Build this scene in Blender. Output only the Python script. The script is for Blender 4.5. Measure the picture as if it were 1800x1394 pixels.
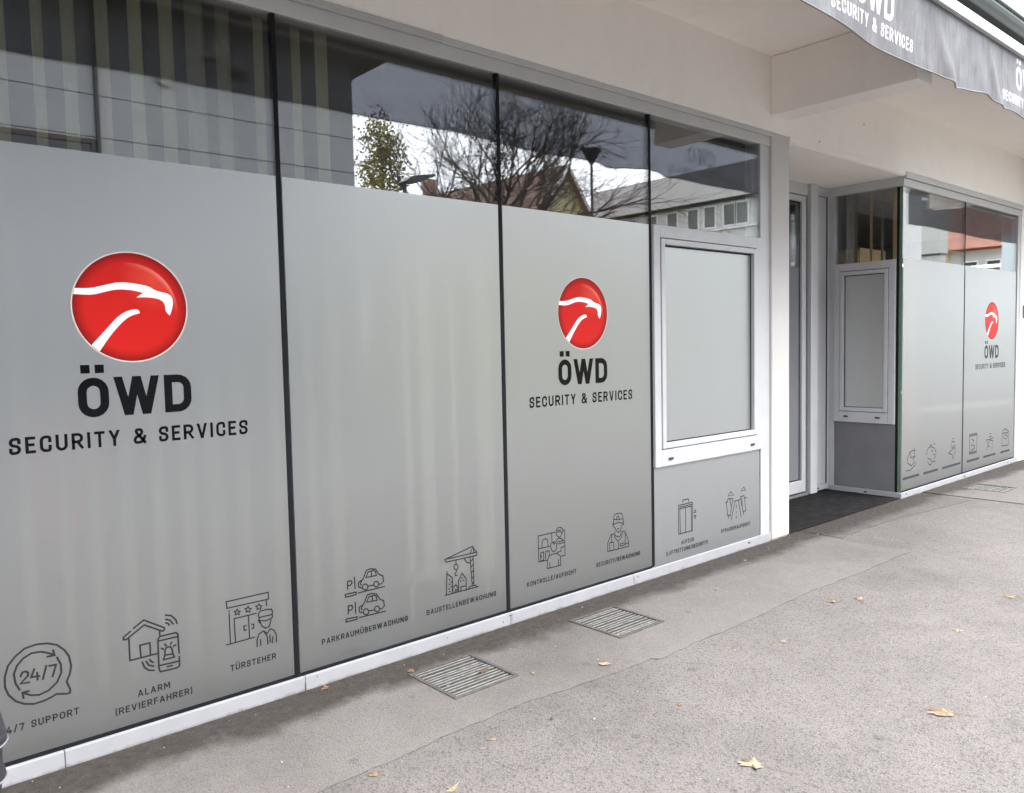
import bpy, bmesh, math, random
from mathutils import Vector, Matrix
from mathutils.geometry import tessellate_polygon

for o in list(bpy.data.objects):
    bpy.data.objects.remove(o)
SC = bpy.context.scene
COL = SC.collection
R = math.radians

# ------------------------------------------------------------------ camera
cd = bpy.data.cameras.new('camera'); cam = bpy.data.objects.new('camera', cd); COL.objects.link(cam)
cd.sensor_width = 36.0; cd.lens = 28.463; cd.clip_start = 0.05; cd.clip_end = 2000
RX, UX, FX = Vector((0.751419, -0.659502, -0.020649)), Vector((0.057047, 0.033757, 0.997801)), Vector((0.657355, 0.750944, -0.062988))
mw = Matrix((RX, UX, -FX)).transposed().to_4x4(); mw.translation = Vector((0, -3.161, 1.462))
cam.matrix_world = mw
SC.camera = cam

# ------------------------------------------------------------------ sky, sun, exposure
SUN_EL, SUN_AZ = R(62), R(150)          # azimuth clockwise from +Y
w = bpy.data.worlds.new('World'); SC.world = w; w.use_nodes = True
nt = w.node_tree; bg = nt.nodes['Background']
sky = nt.nodes.new('ShaderNodeTexSky'); sky.sky_type = 'NISHITA'; sky.sun_disc = False
sky.sun_elevation = SUN_EL; sky.sun_rotation = SUN_AZ
sky.air_density = 1.0; sky.dust_density = 4.0; sky.ozone_density = 1.0
hs = nt.nodes.new('ShaderNodeHueSaturation'); hs.inputs['Saturation'].default_value = 0.25
nt.links.new(sky.outputs[0], hs.inputs['Color'])
veil = nt.nodes.new('ShaderNodeMix'); veil.data_type = 'RGBA'; veil.inputs['Factor'].default_value = 0.85   # even cloud veil
veil.inputs['B'].default_value = (3.0, 3.12, 3.38, 1)
nt.links.new(hs.outputs[0], veil.inputs['A']); nt.links.new(veil.outputs['Result'], bg.inputs['Color'])
bg.inputs['Strength'].default_value = 0.15
sd = bpy.data.lights.new('sun', 'SUN'); sd.energy = 1.0; sd.angle = R(60); sd.color = (1.0, 0.975, 0.94)
sun = bpy.data.objects.new('sun', sd); COL.objects.link(sun)
sdir = Vector((math.sin(SUN_AZ) * math.cos(SUN_EL), math.cos(SUN_AZ) * math.cos(SUN_EL), math.sin(SUN_EL)))
sun.rotation_euler = sdir.to_track_quat('Z', 'Y').to_euler(); sun.location = sdir * 60
SC.view_settings.view_transform = 'Standard'; SC.view_settings.look = 'None'
SC.view_settings.exposure = 3.42; SC.view_settings.gamma = 1.0; SC.view_settings.use_curve_mapping = False
SC.cycles.max_bounces = 7; SC.cycles.diffuse_bounces = 6; SC.cycles.glossy_bounces = 4
SC.cycles.transmission_bounces = 4; SC.cycles.transparent_max_bounces = 16
SC.cycles.caustics_reflective = False; SC.cycles.caustics_refractive = True

# ------------------------------------------------------------------ helpers
rng = random.Random(7)
def tag(o, label=None, cat=None, group=None, kind=None):
    if label: o['label'] = label
    if cat: o['category'] = cat
    if group: o['group'] = group
    if kind: o['kind'] = kind
    return o
def empty(name, loc=(0, 0, 0), **k):
    o = bpy.data.objects.new(name, None); o.location = loc; o.empty_display_size = .1
    COL.objects.link(o); tag(o, **k); return o
def link(name, me, mat, parent=None, bevel=0, smooth=False):
    o = bpy.data.objects.new(name, me); COL.objects.link(o)
    if mat and not me.materials: me.materials.append(mat)
    if smooth:
        for p in me.polygons: p.use_smooth = True
    if parent:
        o.parent = parent
        if parent.type == 'EMPTY': o.matrix_parent_inverse = Matrix.Translation(parent.location).inverted()
    if bevel:
        m = o.modifiers.new('bevel', 'BEVEL'); m.width = bevel; m.segments = 2; m.limit_method = 'ANGLE'
    return o
def box(bm, x0, x1, y0, y1, z0, z1):
    if x0 > x1: x0, x1 = x1, x0
    if y0 > y1: y0, y1 = y1, y0
    if z0 > z1: z0, z1 = z1, z0
    v = [bm.verts.new((x, y, z)) for x in (x0, x1) for y in (y0, y1) for z in (z0, z1)]
    for f in ((0, 1, 3, 2), (4, 6, 7, 5), (0, 4, 5, 1), (2, 3, 7, 6), (0, 2, 6, 4), (1, 5, 7, 3)):
        bm.faces.new([v[i] for i in f])
def mesh(bm, name='m'):
    me = bpy.data.meshes.new(name); bm.normal_update(); bm.to_mesh(me); bm.free(); return me
def boxes(name, lst, mat, parent=None, bevel=0):
    bm = bmesh.new()
    for b in lst: box(bm, *b)
    return link(name, mesh(bm, name), mat, parent, bevel)
def ring_frame(name, plane, a0, a1, z0, z1, wd, d0, d1, mat, parent, bevel=.003, wb=None, wt=None):
    """rectangular frame; plane 'y': a is x, depth is y; plane 'x': a is y, depth is x"""
    wb = wb or wd; wt = wt or wd
    parts = [(a0, a0 + wd, z0, z1), (a1 - wd, a1, z0, z1), (a0 + wd, a1 - wd, z0, z0 + wb), (a0 + wd, a1 - wd, z1 - wt, z1)]
    if plane == 'y': L = [(p[0], p[1], d0, d1, p[2], p[3]) for p in parts]
    else: L = [(d0, d1, p[0], p[1], p[2], p[3]) for p in parts]
    return boxes(name, L, mat, parent, bevel)
def tube(bm, pts, rad, n=6, cap=True):
    rings = []
    for i, p in enumerate(pts):
        p = Vector(p)
        d = (Vector(pts[min(i + 1, len(pts) - 1)]) - Vector(pts[max(i - 1, 0)])).normalized()
        u = d.cross(Vector((0, 0, 1)))
        if u.length < .05: u = d.cross(Vector((1, 0, 0)))
        u.normalize(); v = d.cross(u)
        r = rad[i] if isinstance(rad, (list, tuple)) else rad
        rings.append([bm.verts.new(p + u * math.cos(2 * math.pi * k / n) * r + v * math.sin(2 * math.pi * k / n) * r) for k in range(n)])
    for a, b in zip(rings, rings[1:]):
        for k in range(n): bm.faces.new((a[k], a[(k + 1) % n], b[(k + 1) % n], b[k]))
    if cap:
        bm.faces.new(rings[0][::-1]); bm.faces.new(rings[-1])
def lathe(bm, prof, c, n=24):
    rings = [[bm.verts.new((c[0] + r * math.cos(2 * math.pi * k / n), c[1] + r * math.sin(2 * math.pi * k / n), z)) for k in range(n)] for r, z in prof]
    for a, b in zip(rings, rings[1:]):
        for k in range(n): bm.faces.new((a[k], a[(k + 1) % n], b[(k + 1) % n], b[k]))
    bm.faces.new(rings[0][::-1]); bm.faces.new(rings[-1])

# ------------------------------------------------------------------ materials
def newmat(name):
    m = bpy.data.materials.new(name); m.use_nodes = True
    return m, m.node_tree, m.node_tree.nodes['Principled BSDF']
def N(nt, t, **k):
    n = nt.nodes.new(t)
    for a, b in k.items(): setattr(n, a, b)
    return n
def coords(nt): return N(nt, 'ShaderNodeNewGeometry').outputs['Position']
def noise(nt, vec, scale, detail=4, rough=.55, scl=None):
    if scl:
        m = N(nt, 'ShaderNodeMapping'); m.inputs['Scale'].default_value = scl
        nt.links.new(vec, m.inputs['Vector']); vec = m.outputs[0]
    n = N(nt, 'ShaderNodeTexNoise'); n.inputs['Scale'].default_value = scale; n.inputs['Detail'].default_value = detail
    n.inputs['Roughness'].default_value = rough; nt.links.new(vec, n.inputs['Vector']); return n.outputs['Fac']
def ramp(nt, fac, stops):
    r = N(nt, 'ShaderNodeValToRGB'); e = r.color_ramp.elements
    while len(e) < len(stops): e.new(.5)
    for i, (p, c) in enumerate(stops):
        e[i].position = p; e[i].color = (*c, 1) if len(c) == 3 else c
    nt.links.new(fac, r.inputs['Fac']); return r.outputs['Color']
def mixc(nt, fac, a, b, mode='MIX'):
    m = N(nt, 'ShaderNodeMix', data_type='RGBA', blend_type=mode)
    for sock, v in ((m.inputs['Factor'], fac), (m.inputs['A'], a), (m.inputs['B'], b)):
        if isinstance(v, bpy.types.NodeSocket): nt.links.new(v, sock)
        elif isinstance(v, (int, float)): sock.default_value = v
        else: sock.default_value = (*v, 1)
    return m.outputs['Result']
def math_(nt, op, a, b=0, clamp=False):
    m = N(nt, 'ShaderNodeMath', operation=op, use_clamp=clamp)
    for s, v in zip(m.inputs, (a, b)):
        if isinstance(v, bpy.types.NodeSocket): nt.links.new(v, s)
        else: s.default_value = v
    return m.outputs[0]
def bump(nt, bsdf, h, strength, dist):
    b = N(nt, 'ShaderNodeBump'); b.inputs['Strength'].default_value = strength; b.inputs['Distance'].default_value = dist
    nt.links.new(h, b.inputs['Height']); nt.links.new(b.outputs[0], bsdf.inputs['Normal'])
def plain(name, col, rough=.5, var=.08, scale=6, metal=0, bmp=0, bscale=120, spec=.5, scl=None):
    m, nt, b = newmat(name); g = coords(nt)
    f = noise(nt, g, scale, 5, .6, scl)
    c = ramp(nt, f, [(.3, tuple(x * (1 - var) for x in col)), (.7, tuple(min(1, x * (1 + var)) for x in col))])
    nt.links.new(c, b.inputs['Base Color']); b.inputs['Roughness'].default_value = rough; b.inputs['Metallic'].default_value = metal
    b.inputs['Specular IOR Level'].default_value = spec
    if bmp: bump(nt, b, noise(nt, g, bscale, 3), bmp, .004)
    return m
def plaster(name, col):
    m, nt, b = newmat(name); g = coords(nt)
    f1 = noise(nt, g, 1.3, 6, .6); f2 = noise(nt, g, 9, 5, .65)
    c = mixc(nt, .5, ramp(nt, f1, [(.3, tuple(x * .93 for x in col)), (.72, col)]), ramp(nt, f2, [(.25, tuple(x * .94 for x in col)), (.6, col)]))
    # hairline scuffs and grime streaks of their own shape
    f3 = noise(nt, g, 3.5, 8, .75, (1, 1, .35))
    c = mixc(nt, math_(nt, 'MULTIPLY', ramp(nt, f3, [(.58, (0, 0, 0)), (.8, (1, 1, 1))]), .35), c, tuple(x * k for x, k in zip(col, (.74, .73, .70))))
    f4 = noise(nt, g, .8, 7, .7, (1, 1, .6)); c = mixc(nt, math_(nt, 'MULTIPLY', ramp(nt, f4, [(.5, (0, 0, 0)), (.66, (1, 1, 1))]), .22), c, tuple(x * .82 for x in col))
    f5 = noise(nt, g, 2.4, 9, .8, (1, 1, .5)); c = mixc(nt, math_(nt, 'MULTIPLY', ramp(nt, f5, [(.60, (0, 0, 0)), (.64, (1, 1, 1)), (.67, (0, 0, 0))]), .10), c, tuple(x * .6 for x in col))
    nt.links.new(c, b.inputs['Base Color']); b.inputs['Roughness'].default_value = .85; b.inputs['Specular IOR Level'].default_value = .25
    bump(nt, b, mixc(nt, .4, noise(nt, g, 260, 3), noise(nt, g, 14, 4)), .45, .004)
    return m
M = {}
M['plaster'] = plaster('wall_plaster', (.86, .82, .775))
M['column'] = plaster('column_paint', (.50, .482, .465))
M['soffit'] = plaster('soffit_plaster', (.92, .87, .815))
M['alu'] = plain('painted_aluminium', (.405, .408, .418), .38, .05, 5)
def rail_mat():
    m = plain('base_rail_aluminium', (.285, .288, .303), .42, .07, 7); nt = m.node_tree; b = nt.nodes['Principled BSDF']; g = coords(nt)
    c = b.inputs['Base Color'].links[0].from_socket; sp = N(nt, 'ShaderNodeSeparateXYZ'); nt.links.new(g, sp.inputs[0])
    k = math_(nt, 'SUBTRACT', math_(nt, 'MULTIPLY', noise(nt, g, 9, 7, .75, (1, 1, .4)), .055), math_(nt, 'SUBTRACT', sp.outputs['Z'], -.012))
    c = mixc(nt, math_(nt, 'MULTIPLY', math_(nt, 'MULTIPLY', k, 60.0, True), .75), c, (.075, .066, .058))
    f = noise(nt, g, 22, 7, .8); c = mixc(nt, math_(nt, 'MULTIPLY', ramp(nt, f, [(.60, (0, 0, 0)), (.72, (1, 1, 1))]), .3), c, (.16, .15, .14))
    nt.links.new(c, b.inputs['Base Color']); return m
M['rail'] = rail_mat()
M['alug'] = plain('grey_aluminium', (.46, .465, .46), .38, .05, 5)
M['black'] = plain('black_seal', (.008, .009, .011), .6, .2, spec=.12)
M['dark'] = plain('dark_plastic', (.02, .02, .022), .4, .2)
M['inkblack'] = plain('black_vinyl', (.004, .004, .005), .12, .1, spec=.16)
M['inkgrey'] = plain('grey_vinyl', (.02, .021, .024), .5, .1, spec=.15)
M['inkfaint'] = plain('faint_grey_vinyl', (.035, .04, .046), .6, .1, spec=.1)
M['white'] = plain('white_vinyl', (.76, .75, .76), .45, .04)
def paint_ink():
    m, nt, b = newmat('valance_print'); b.inputs['Base Color'].default_value = (.8, .8, .8, 1); b.inputs['Roughness'].default_value = .7
    t = N(nt, 'ShaderNodeBsdfTransparent'); mx = N(nt, 'ShaderNodeMixShader'); mx.inputs[0].default_value = .55
    nt.links.new(b.outputs[0], mx.inputs[1]); nt.links.new(t.outputs[0], mx.inputs[2]); nt.links.new(mx.outputs[0], nt.nodes['Material Output'].inputs[0]); return m
M['valprint'] = paint_ink()
M['pale'] = plain('pale_vinyl_edge', (.6, .5, .46), .45, .04)
M['redpatch'] = plain('red_sticker', (.45, .02, .05), .5, .1)

def red_print():
    m, nt, b = newmat('red_print')
    tc = N(nt, 'ShaderNodeTexCoord'); v = tc.outputs['Object']
    s = N(nt, 'ShaderNodeSeparateXYZ'); nt.links.new(v, s.inputs[0])
    def dist(cx, cz):
        a = math_(nt, 'SUBTRACT', s.outputs['X'], cx); c = math_(nt, 'SUBTRACT', s.outputs['Z'], cz)
        return math_(nt, 'SQRT', math_(nt, 'ADD', math_(nt, 'MULTIPLY', a, a), math_(nt, 'MULTIPLY', c, c)))
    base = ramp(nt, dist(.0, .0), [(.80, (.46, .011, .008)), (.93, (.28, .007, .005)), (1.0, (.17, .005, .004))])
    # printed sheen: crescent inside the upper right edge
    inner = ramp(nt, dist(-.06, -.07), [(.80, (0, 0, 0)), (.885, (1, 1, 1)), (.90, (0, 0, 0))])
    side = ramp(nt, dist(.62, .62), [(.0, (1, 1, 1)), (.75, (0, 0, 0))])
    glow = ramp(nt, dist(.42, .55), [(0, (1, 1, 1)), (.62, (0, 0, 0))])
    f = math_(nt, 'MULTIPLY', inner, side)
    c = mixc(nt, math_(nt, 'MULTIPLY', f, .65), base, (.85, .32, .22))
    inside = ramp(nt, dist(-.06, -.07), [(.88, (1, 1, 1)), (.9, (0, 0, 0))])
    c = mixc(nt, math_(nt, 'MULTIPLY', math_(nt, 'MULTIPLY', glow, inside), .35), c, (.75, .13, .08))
    nt.links.new(c, b.inputs['Base Color']); b.inputs['Roughness'].default_value = .5; b.inputs['Specular IOR Level'].default_value = .12
    return m
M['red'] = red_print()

def glass(name, r0=.04, tint=(.95, .955, .955)):
    m = bpy.data.materials.new(name); m.use_nodes = True; nt = m.node_tree; nt.nodes.clear()
    out = N(nt, 'ShaderNodeOutputMaterial'); mx = N(nt, 'ShaderNodeMixShader')
    lw = N(nt, 'ShaderNodeLayerWeight'); lw.inputs['Blend'].default_value = .5
    f = math_(nt, 'ADD', math_(nt, 'MULTIPLY', math_(nt, 'POWER', lw.outputs['Facing'], 5.0), 1 - r0), r0, True)
    t = N(nt, 'ShaderNodeBsdfTransparent'); t.inputs[0].default_value = (*tint, 1)
    gl = N(nt, 'ShaderNodeBsdfGlossy'); gl.inputs['Roughness'].default_value = 0.0; gl.inputs['Color'].default_value = (1, 1, 1, 1)
    nt.links.new(f, mx.inputs[0]); nt.links.new(t.outputs[0], mx.inputs[1]); nt.links.new(gl.outputs[0], mx.inputs[2])
    nt.links.new(mx.outputs[0], out.inputs[0]); return m
M['glass'] = glass('window_glass', .08)

def film(name, col, through=.2, rough=.3, gloss=.33):
    m = bpy.data.materials.new(name); m.use_nodes = True; nt = m.node_tree; nt.nodes.clear()
    out = N(nt, 'ShaderNodeOutputMaterial'); g = coords(nt)
    f = noise(nt, g, .9, 4, .6)
    c = ramp(nt, f, [(.3, tuple(x * .97 for x in col)), (.7, tuple(x * 1.02 for x in col))])
    drip = noise(nt, g, 7, 6, .7, (1.0, 1, .10)); c = mixc(nt, math_(nt, 'MULTIPLY', ramp(nt, drip, [(.45, (0, 0, 0)), (.75, (1, 1, 1))]), .25), c, tuple(min(1, x * 1.6) for x in col))
    sp = N(nt, 'ShaderNodeSeparateXYZ'); nt.links.new(g, sp.inputs[0])
    low = math_(nt, 'SUBTRACT', math_(nt, 'ADD', .34, math_(nt, 'MULTIPLY', noise(nt, g, 4, 6, .7), .3)), math_(nt, 'MULTIPLY', sp.outputs['Z'], 1.6), True)
    c = mixc(nt, math_(nt, 'MULTIPLY', math_(nt, 'MULTIPLY', low, noise(nt, g, 60, 5, .8)), .9), c, (.10, .092, .082))
    d = N(nt, 'ShaderNodeBsdfDiffuse'); nt.links.new(c, d.inputs['Color'])
    tr = N(nt, 'ShaderNodeBsdfTranslucent'); tr.inputs['Color'].default_value = (.85, .86, .87, 1)
    rf = N(nt, 'ShaderNodeBsdfRefraction'); rf.inputs['IOR'].default_value = 1.12; rf.inputs['Roughness'].default_value = rough
    rf.inputs['Color'].default_value = (.95, .96, .96, 1)
    m1 = N(nt, 'ShaderNodeMixShader'); m1.inputs[0].default_value = .62
    nt.links.new(tr.outputs[0], m1.inputs[1]); nt.links.new(rf.outputs[0], m1.inputs[2])
    m2 = N(nt, 'ShaderNodeMixShader'); m2.inputs[0].default_value = through
    nt.links.new(d.outputs[0], m2.inputs[1]); nt.links.new(m1.outputs[0], m2.inputs[2])
    lw = N(nt, 'ShaderNodeLayerWeight'); lw.inputs['Blend'].default_value = .5
    fr = math_(nt, 'ADD', math_(nt, 'MULTIPLY', math_(nt, 'POWER', lw.outputs['Facing'], 5.0), .33), .345, True)
    gl = N(nt, 'ShaderNodeBsdfGlossy'); gl.inputs['Roughness'].default_value = gloss; gl.inputs['Color'].default_value = (.96, .99, .995, 1)
    m3 = N(nt, 'ShaderNodeMixShader'); nt.links.new(fr, m3.inputs[0])
    nt.links.new(m2.outputs[0], m3.inputs[1]); nt.links.new(gl.outputs[0], m3.inputs[2])
    nt.links.new(m3.outputs[0], out.inputs[0]); return m
M['film'] = film('frosted_film', (.07, .075, .076), .56, .12)
M['film_dense'] = film('dense_frosted_film', (.13, .138, .146), .2, .35)
M['film_return'] = film('return_frosted_film', (.36, .35, .33), .5, .2)

def asphalt(name, lo, hi, speck=.5, coarse=1.0, dirt=True):
    m, nt, b = newmat(name); g = coords(nt)
    big = noise(nt, g, .9, 6, .65); mid = noise(nt, g, 5, 6, .7)
    c = ramp(nt, mixc(nt, .5, big, mid), [(.33, lo), (.66, hi)])
    st = noise(nt, g, .55, 7, .72); c = mixc(nt, ramp(nt, st, [(.52, (0, 0, 0)), (.70, (.45, .45, .45))]), c, tuple(x * .55 for x in lo))
    gum = N(nt, 'ShaderNodeTexVoronoi'); gum.inputs['Scale'].default_value = 3.1; nt.links.new(g, gum.inputs['Vector'])
    c = mixc(nt, math_(nt, 'MULTIPLY', ramp(nt, gum.outputs['Distance'], [(.055, (1, 1, 1)), (.075, (0, 0, 0))]), .4), c, tuple(x * .5 for x in lo))
    v = N(nt, 'ShaderNodeTexVoronoi'); v.inputs['Scale'].default_value = 135 * coarse; nt.links.new(g, v.inputs['Vector'])
    fine = noise(nt, g, 210 * coarse, 3, .6)
    stones = ramp(nt, v.outputs['Color'], [(.12, (.40, .385, .38)), (.45, (1, 1, 1)), (.9, (1.0, .99, .97))])
    c = mixc(nt, speck, c, stones, 'MULTIPLY')
    c = mixc(nt, speck * .9, c, ramp(nt, fine, [(.34, (.42, .40, .40)), (.55, (1.0, 1.0, 1.0)), (.7, (1, 1, 1))]), 'MULTIPLY')
    # bright chips
    v2 = N(nt, 'ShaderNodeTexVoronoi'); v2.inputs['Scale'].default_value = 48; nt.links.new(g, v2.inputs['Vector'])
    chip = ramp(nt, v2.outputs['Distance'], [(.10, (1, 1, 1)), (.16, (0, 0, 0))])
    sel = ramp(nt, v2.outputs['Color'], [(.80, (0, 0, 0)), (.88, (1, 1, 1))])
    c = mixc(nt, math_(nt, 'MULTIPLY', math_(nt, 'MULTIPLY', chip, sel), .55), c, (.42, .40, .38))
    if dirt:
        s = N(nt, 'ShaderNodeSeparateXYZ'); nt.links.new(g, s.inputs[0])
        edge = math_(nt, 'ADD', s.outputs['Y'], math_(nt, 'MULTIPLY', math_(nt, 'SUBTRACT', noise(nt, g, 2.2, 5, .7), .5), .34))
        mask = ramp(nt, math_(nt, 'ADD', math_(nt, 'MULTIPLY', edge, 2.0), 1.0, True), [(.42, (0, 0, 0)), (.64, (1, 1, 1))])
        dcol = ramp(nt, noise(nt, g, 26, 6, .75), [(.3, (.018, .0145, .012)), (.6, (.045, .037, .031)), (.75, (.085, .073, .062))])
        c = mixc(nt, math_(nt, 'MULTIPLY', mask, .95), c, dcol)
    nt.links.new(c, b.inputs['Base Color']); b.inputs['Roughness'].default_value = .9; b.inputs['Specular IOR Level'].default_value = .3
    h = mixc(nt, .5, fine, v.outputs['Distance'])
    bump(nt, b, h, .9, .009)
    return m
M['asphalt'] = asphalt('pavement_asphalt', (.112, .1025, .0985), (.158, .145, .1395), .75)
M['strip'] = asphalt('patched_asphalt', (.125, .1145, .109), (.162, .149, .1425), .45, 1.2)
M['road'] = asphalt('road_asphalt', (.16, .155, .15), (.21, .205, .20), .5, .6, False)
M['mat'] = plain('rubber_mat', (.012, .0115, .012), .95, .5, 14, bmp=.5, spec=.08)
M['pit'] = plain('pit_dirt', (.02, .018, .016), .95, .4)
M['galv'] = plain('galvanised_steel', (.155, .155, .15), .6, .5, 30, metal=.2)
M['rust'] = plain('dirty_iron_and_gap_shade', (.055, .05, .045), .85, .4, 40)  # dirt on the grate frames, painted gap shade on the bar sides
M['grass'] = plain('verge', (.06, .09, .03), .9, .4, 3)

# ================================================================== SETTING: ground
def sheet(name, xs, ys, z, holes, mat, edge=None, parent=None):
    for h in holes: xs = xs + [h[0], h[1]]; ys = ys + [h[2], h[3]]
    xs = sorted(set(xs)); ys = sorted(set(ys))
    bm = bmesh.new(); V = {}
    for i, x in enumerate(xs):
        for j, y in enumerate(ys):
            yy = y
            if edge and j == 0: yy = y + edge(x)
            V[i, j] = bm.verts.new((x, yy, z))
    for i in range(len(xs) - 1):
        for j in range(len(ys) - 1):
            cx, cy = (xs[i] + xs[i + 1]) / 2, (ys[j] + ys[j + 1]) / 2
            if any(h[0] < cx < h[1] and h[2] < cy < h[3] for h in holes): continue
            bm.faces.new((V[i, j], V[i + 1, j], V[i + 1, j + 1], V[i, j + 1]))
    be = [e for e in bm.edges if len(e.link_faces) == 1]
    ex = bmesh.ops.extrude_edge_only(bm, edges=be)
    for v in [g for g in ex['geom'] if isinstance(g, bmesh.types.BMVert)]: v.co.z = z - .03 if name != 'pavement' else z - .14
    bmesh.ops.recalc_face_normals(bm, faces=bm.faces)
    return link(name, mesh(bm, name), mat, parent)
GR = [(1.965, 2.295, -.525, -.197), (2.975, 3.305, -.537, -.203), (8.31, 8.64, -.56, -.22)]
tag(boxes('ground', [(-300, 400, -400, 400, -.6, -.16)], M['grass']), kind='structure')
tag(boxes('road', [(-200, 300, -9.6, -4.5, -.2, -.12)], M['road']), kind='structure')
tag(sheet('pavement', [-40.0, -3, 5.6, 60.0], [-4.35, -1.0, .02, .9], 0.0, GR, M['asphalt']), kind='structure')
tag(boxes('far_pavement', [(-200, 300, -13.9, -9.75, -.2, 0)], M['asphalt']), kind='structure')
kb = tag(boxes('kerb', [(x, x + .99, -4.5, -4.352, -.18, .004) for x in range(-12, 30)] , plain('kerb_stone', (.3, .29, .28), .8, .15, 8), None, .012), kind='structure')
tag(boxes('far_kerb', [(-60, 80, -9.75, -9.6, -.18, .0)], plain('far_kerb_stone', (.3, .29, .28), .8, .15, 8)), kind='structure')
# patched strip along the shopfront, 6 mm proud with a ragged outer edge
def wob(x): return -.03 * math.sin(x * 1.1) - .009 * math.sin(x * 5.3 + 1) - .003 * math.sin(x * 17) - .003 * math.sin(x * 43.0) - (.12 if x > 2.9 else .12 * max(0, min(1, (x - 2.2) / .9)))
sx = [-3 + i * .025 for i in range(int((5.62 + 3) / .025) + 1)]
strip = tag(sheet('pavement_patch', sx, [-.735, -.56, -.02, .015], .0045, GR[:2], M['strip'], wob), kind='structure')
tag(sheet('pavement_patch', [7.86 + i * .08 for i in range(60)], [-1.05, -.6, .015], .0065, GR[2:], M['strip'], lambda x: .03 * math.sin(x * 3)), kind='structure')

tag(sheet('pavement_patch', [5.66 + i * .05 for i in range(43)], [-.42, -.2, -.004], .003, [], asphalt('entrance_asphalt', (.095, .088, .085), (.125, .116, .112), .5, 1.2), lambda x: .10 * math.sin(x * 1.3) + .008 * math.sin(x * 23)), kind='structure')

# ================================================================== SETTING: the building
bld = empty('shop_building', (5.3, 0, 0), label='single storey white plastered shop building with flat canopy roof over the pavement', cat='building')
ZS = 3.444
boxes('wall', [(-4.5, 26.5, -.018, .22, 2.925, ZS + .1)], M['plaster'], bld, .006).name = 'lintel_wall'
boxes('wall', [(10.505, 26.5, -.012, .2, -.05, 2.925)], M['plaster'], bld, .006)
boxes('wall', [(-4.5, -.9, -.012, .2, -.05, 2.925)], M['plaster'], bld, .006)
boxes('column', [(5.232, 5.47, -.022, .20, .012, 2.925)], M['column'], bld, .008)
boxes('column_foot', [(5.238, 5.464, -.016, .19, -.05, .012)], plain('chipped_render', (.33, .30, .27), .95, .35, 40, bmp=.8, bscale=60), bld, .01)
boxes('beam', [(5.225, 5.448, -1.012, -.018, 3.037, ZS - .002)], M['plaster'], bld, .006)
boxes('beam', [(10.55, 10.77, -1.012, -.018, 3.037, ZS - .002)], M['plaster'], bld, .006)
boxes('beam', [(-.9, -.68, -1.012, -.018, 3.037, ZS - .002)], M['plaster'], bld, .006)
boxes('canopy_soffit', [(-4.5, 26.5, -1.10, -.018, ZS, ZS + .11)], M['soffit'], bld)
boxes('roof_deck', [(-4.5, 26.5, -1.10, 7, ZS + .112, ZS + .2)], plain('roof_felt', (.08, .08, .08), .9), bld)
boxes('rear_wall', [(-4.5, 26.5, 6.8, 7, -.05, ZS)], M['plaster'], bld)
boxes('side_wall', [(-4.5, -4.3, .22, 6.8, -.05, ZS)], M['plaster'], bld)
boxes('side_wall', [(26.3, 26.5, .22, 6.8, -.05, ZS)], M['plaster'], bld)
boxes('fascia', [(-4.5, 26.5, -1.135, -1.103, 3.355, 3.55)], plain('fascia_paint', (.42, .37, .40), .5, .12, 4), bld, .004)
boxes('recess_ceiling', [(5.47, 7.42, .222, .8, 2.884, 2.93), (5.47, 7.42, -.010, .220, 2.884, 2.924)], M['soffit'], bld)
boxes('recess_edge_trim', [(5.472, 7.42, -.024, -.0125, 2.89, 2.93)], M['plaster'], bld, .003)
boxes('recess_side_wall', [(5.30, 5.47, .205, .78, -.05, 2.884)], M['plaster'], bld)
for px_, pz_ in ((6.62, 3.20), (5.9, 2.955)):
    bm = bmesh.new(); bmesh.ops.create_cone(bm, cap_ends=True, segments=10, radius1=.004, radius2=.003, depth=.012, matrix=Matrix.Translation((px_, -.022, pz_)) @ Matrix.Rotation(math.pi / 2, 4, 'X'))
    link('wall_anchor', mesh(bm), plain('anchor_grey', (.2, .2, .2), .6), bld)
# interior shell
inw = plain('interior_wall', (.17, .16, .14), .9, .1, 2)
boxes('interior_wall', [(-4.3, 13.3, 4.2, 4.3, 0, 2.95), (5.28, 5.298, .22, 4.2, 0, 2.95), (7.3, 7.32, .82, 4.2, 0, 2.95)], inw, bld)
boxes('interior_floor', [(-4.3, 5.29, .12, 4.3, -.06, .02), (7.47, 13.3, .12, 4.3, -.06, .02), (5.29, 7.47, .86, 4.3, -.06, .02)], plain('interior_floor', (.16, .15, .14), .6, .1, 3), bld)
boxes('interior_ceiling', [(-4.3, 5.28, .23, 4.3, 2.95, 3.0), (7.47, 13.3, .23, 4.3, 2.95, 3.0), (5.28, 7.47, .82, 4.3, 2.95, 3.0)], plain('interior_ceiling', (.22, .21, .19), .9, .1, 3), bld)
# gutter: half-round trough
bm = bmesh.new(); n = 10; cs = []
for k in range(n + 1):
    a = math.pi + math.pi * k / n; cs.append((-1.205 + .068 * math.cos(a), 3.56 + .075 * math.sin(a)))
for k in range(n, -1, -1):
    a = math.pi + math.pi * k / n; cs.append((-1.205 + .060 * math.cos(a), 3.56 + .067 * math.sin(a)))
A_ = [bm.verts.new((-4.5, y, z)) for y, z in cs]; B_ = [bm.verts.new((26.5, y, z)) for y, z in cs]
for k in range(len(cs)): bm.faces.new((A_[k], A_[(k + 1) % len(cs)], B_[(k + 1) % len(cs)], B_[k]))
bm.faces.new(A_[::-1]); bm.faces.new(B_)
tube(bm, [(-4.5, -1.275, 3.562), (26.5, -1.275, 3.562)], .011, 6)
link('gutter', mesh(bm), plain('gutter_paint', (.030, .045, .042), .35, .2, 3), bld)
bm = bmesh.new()
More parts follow.
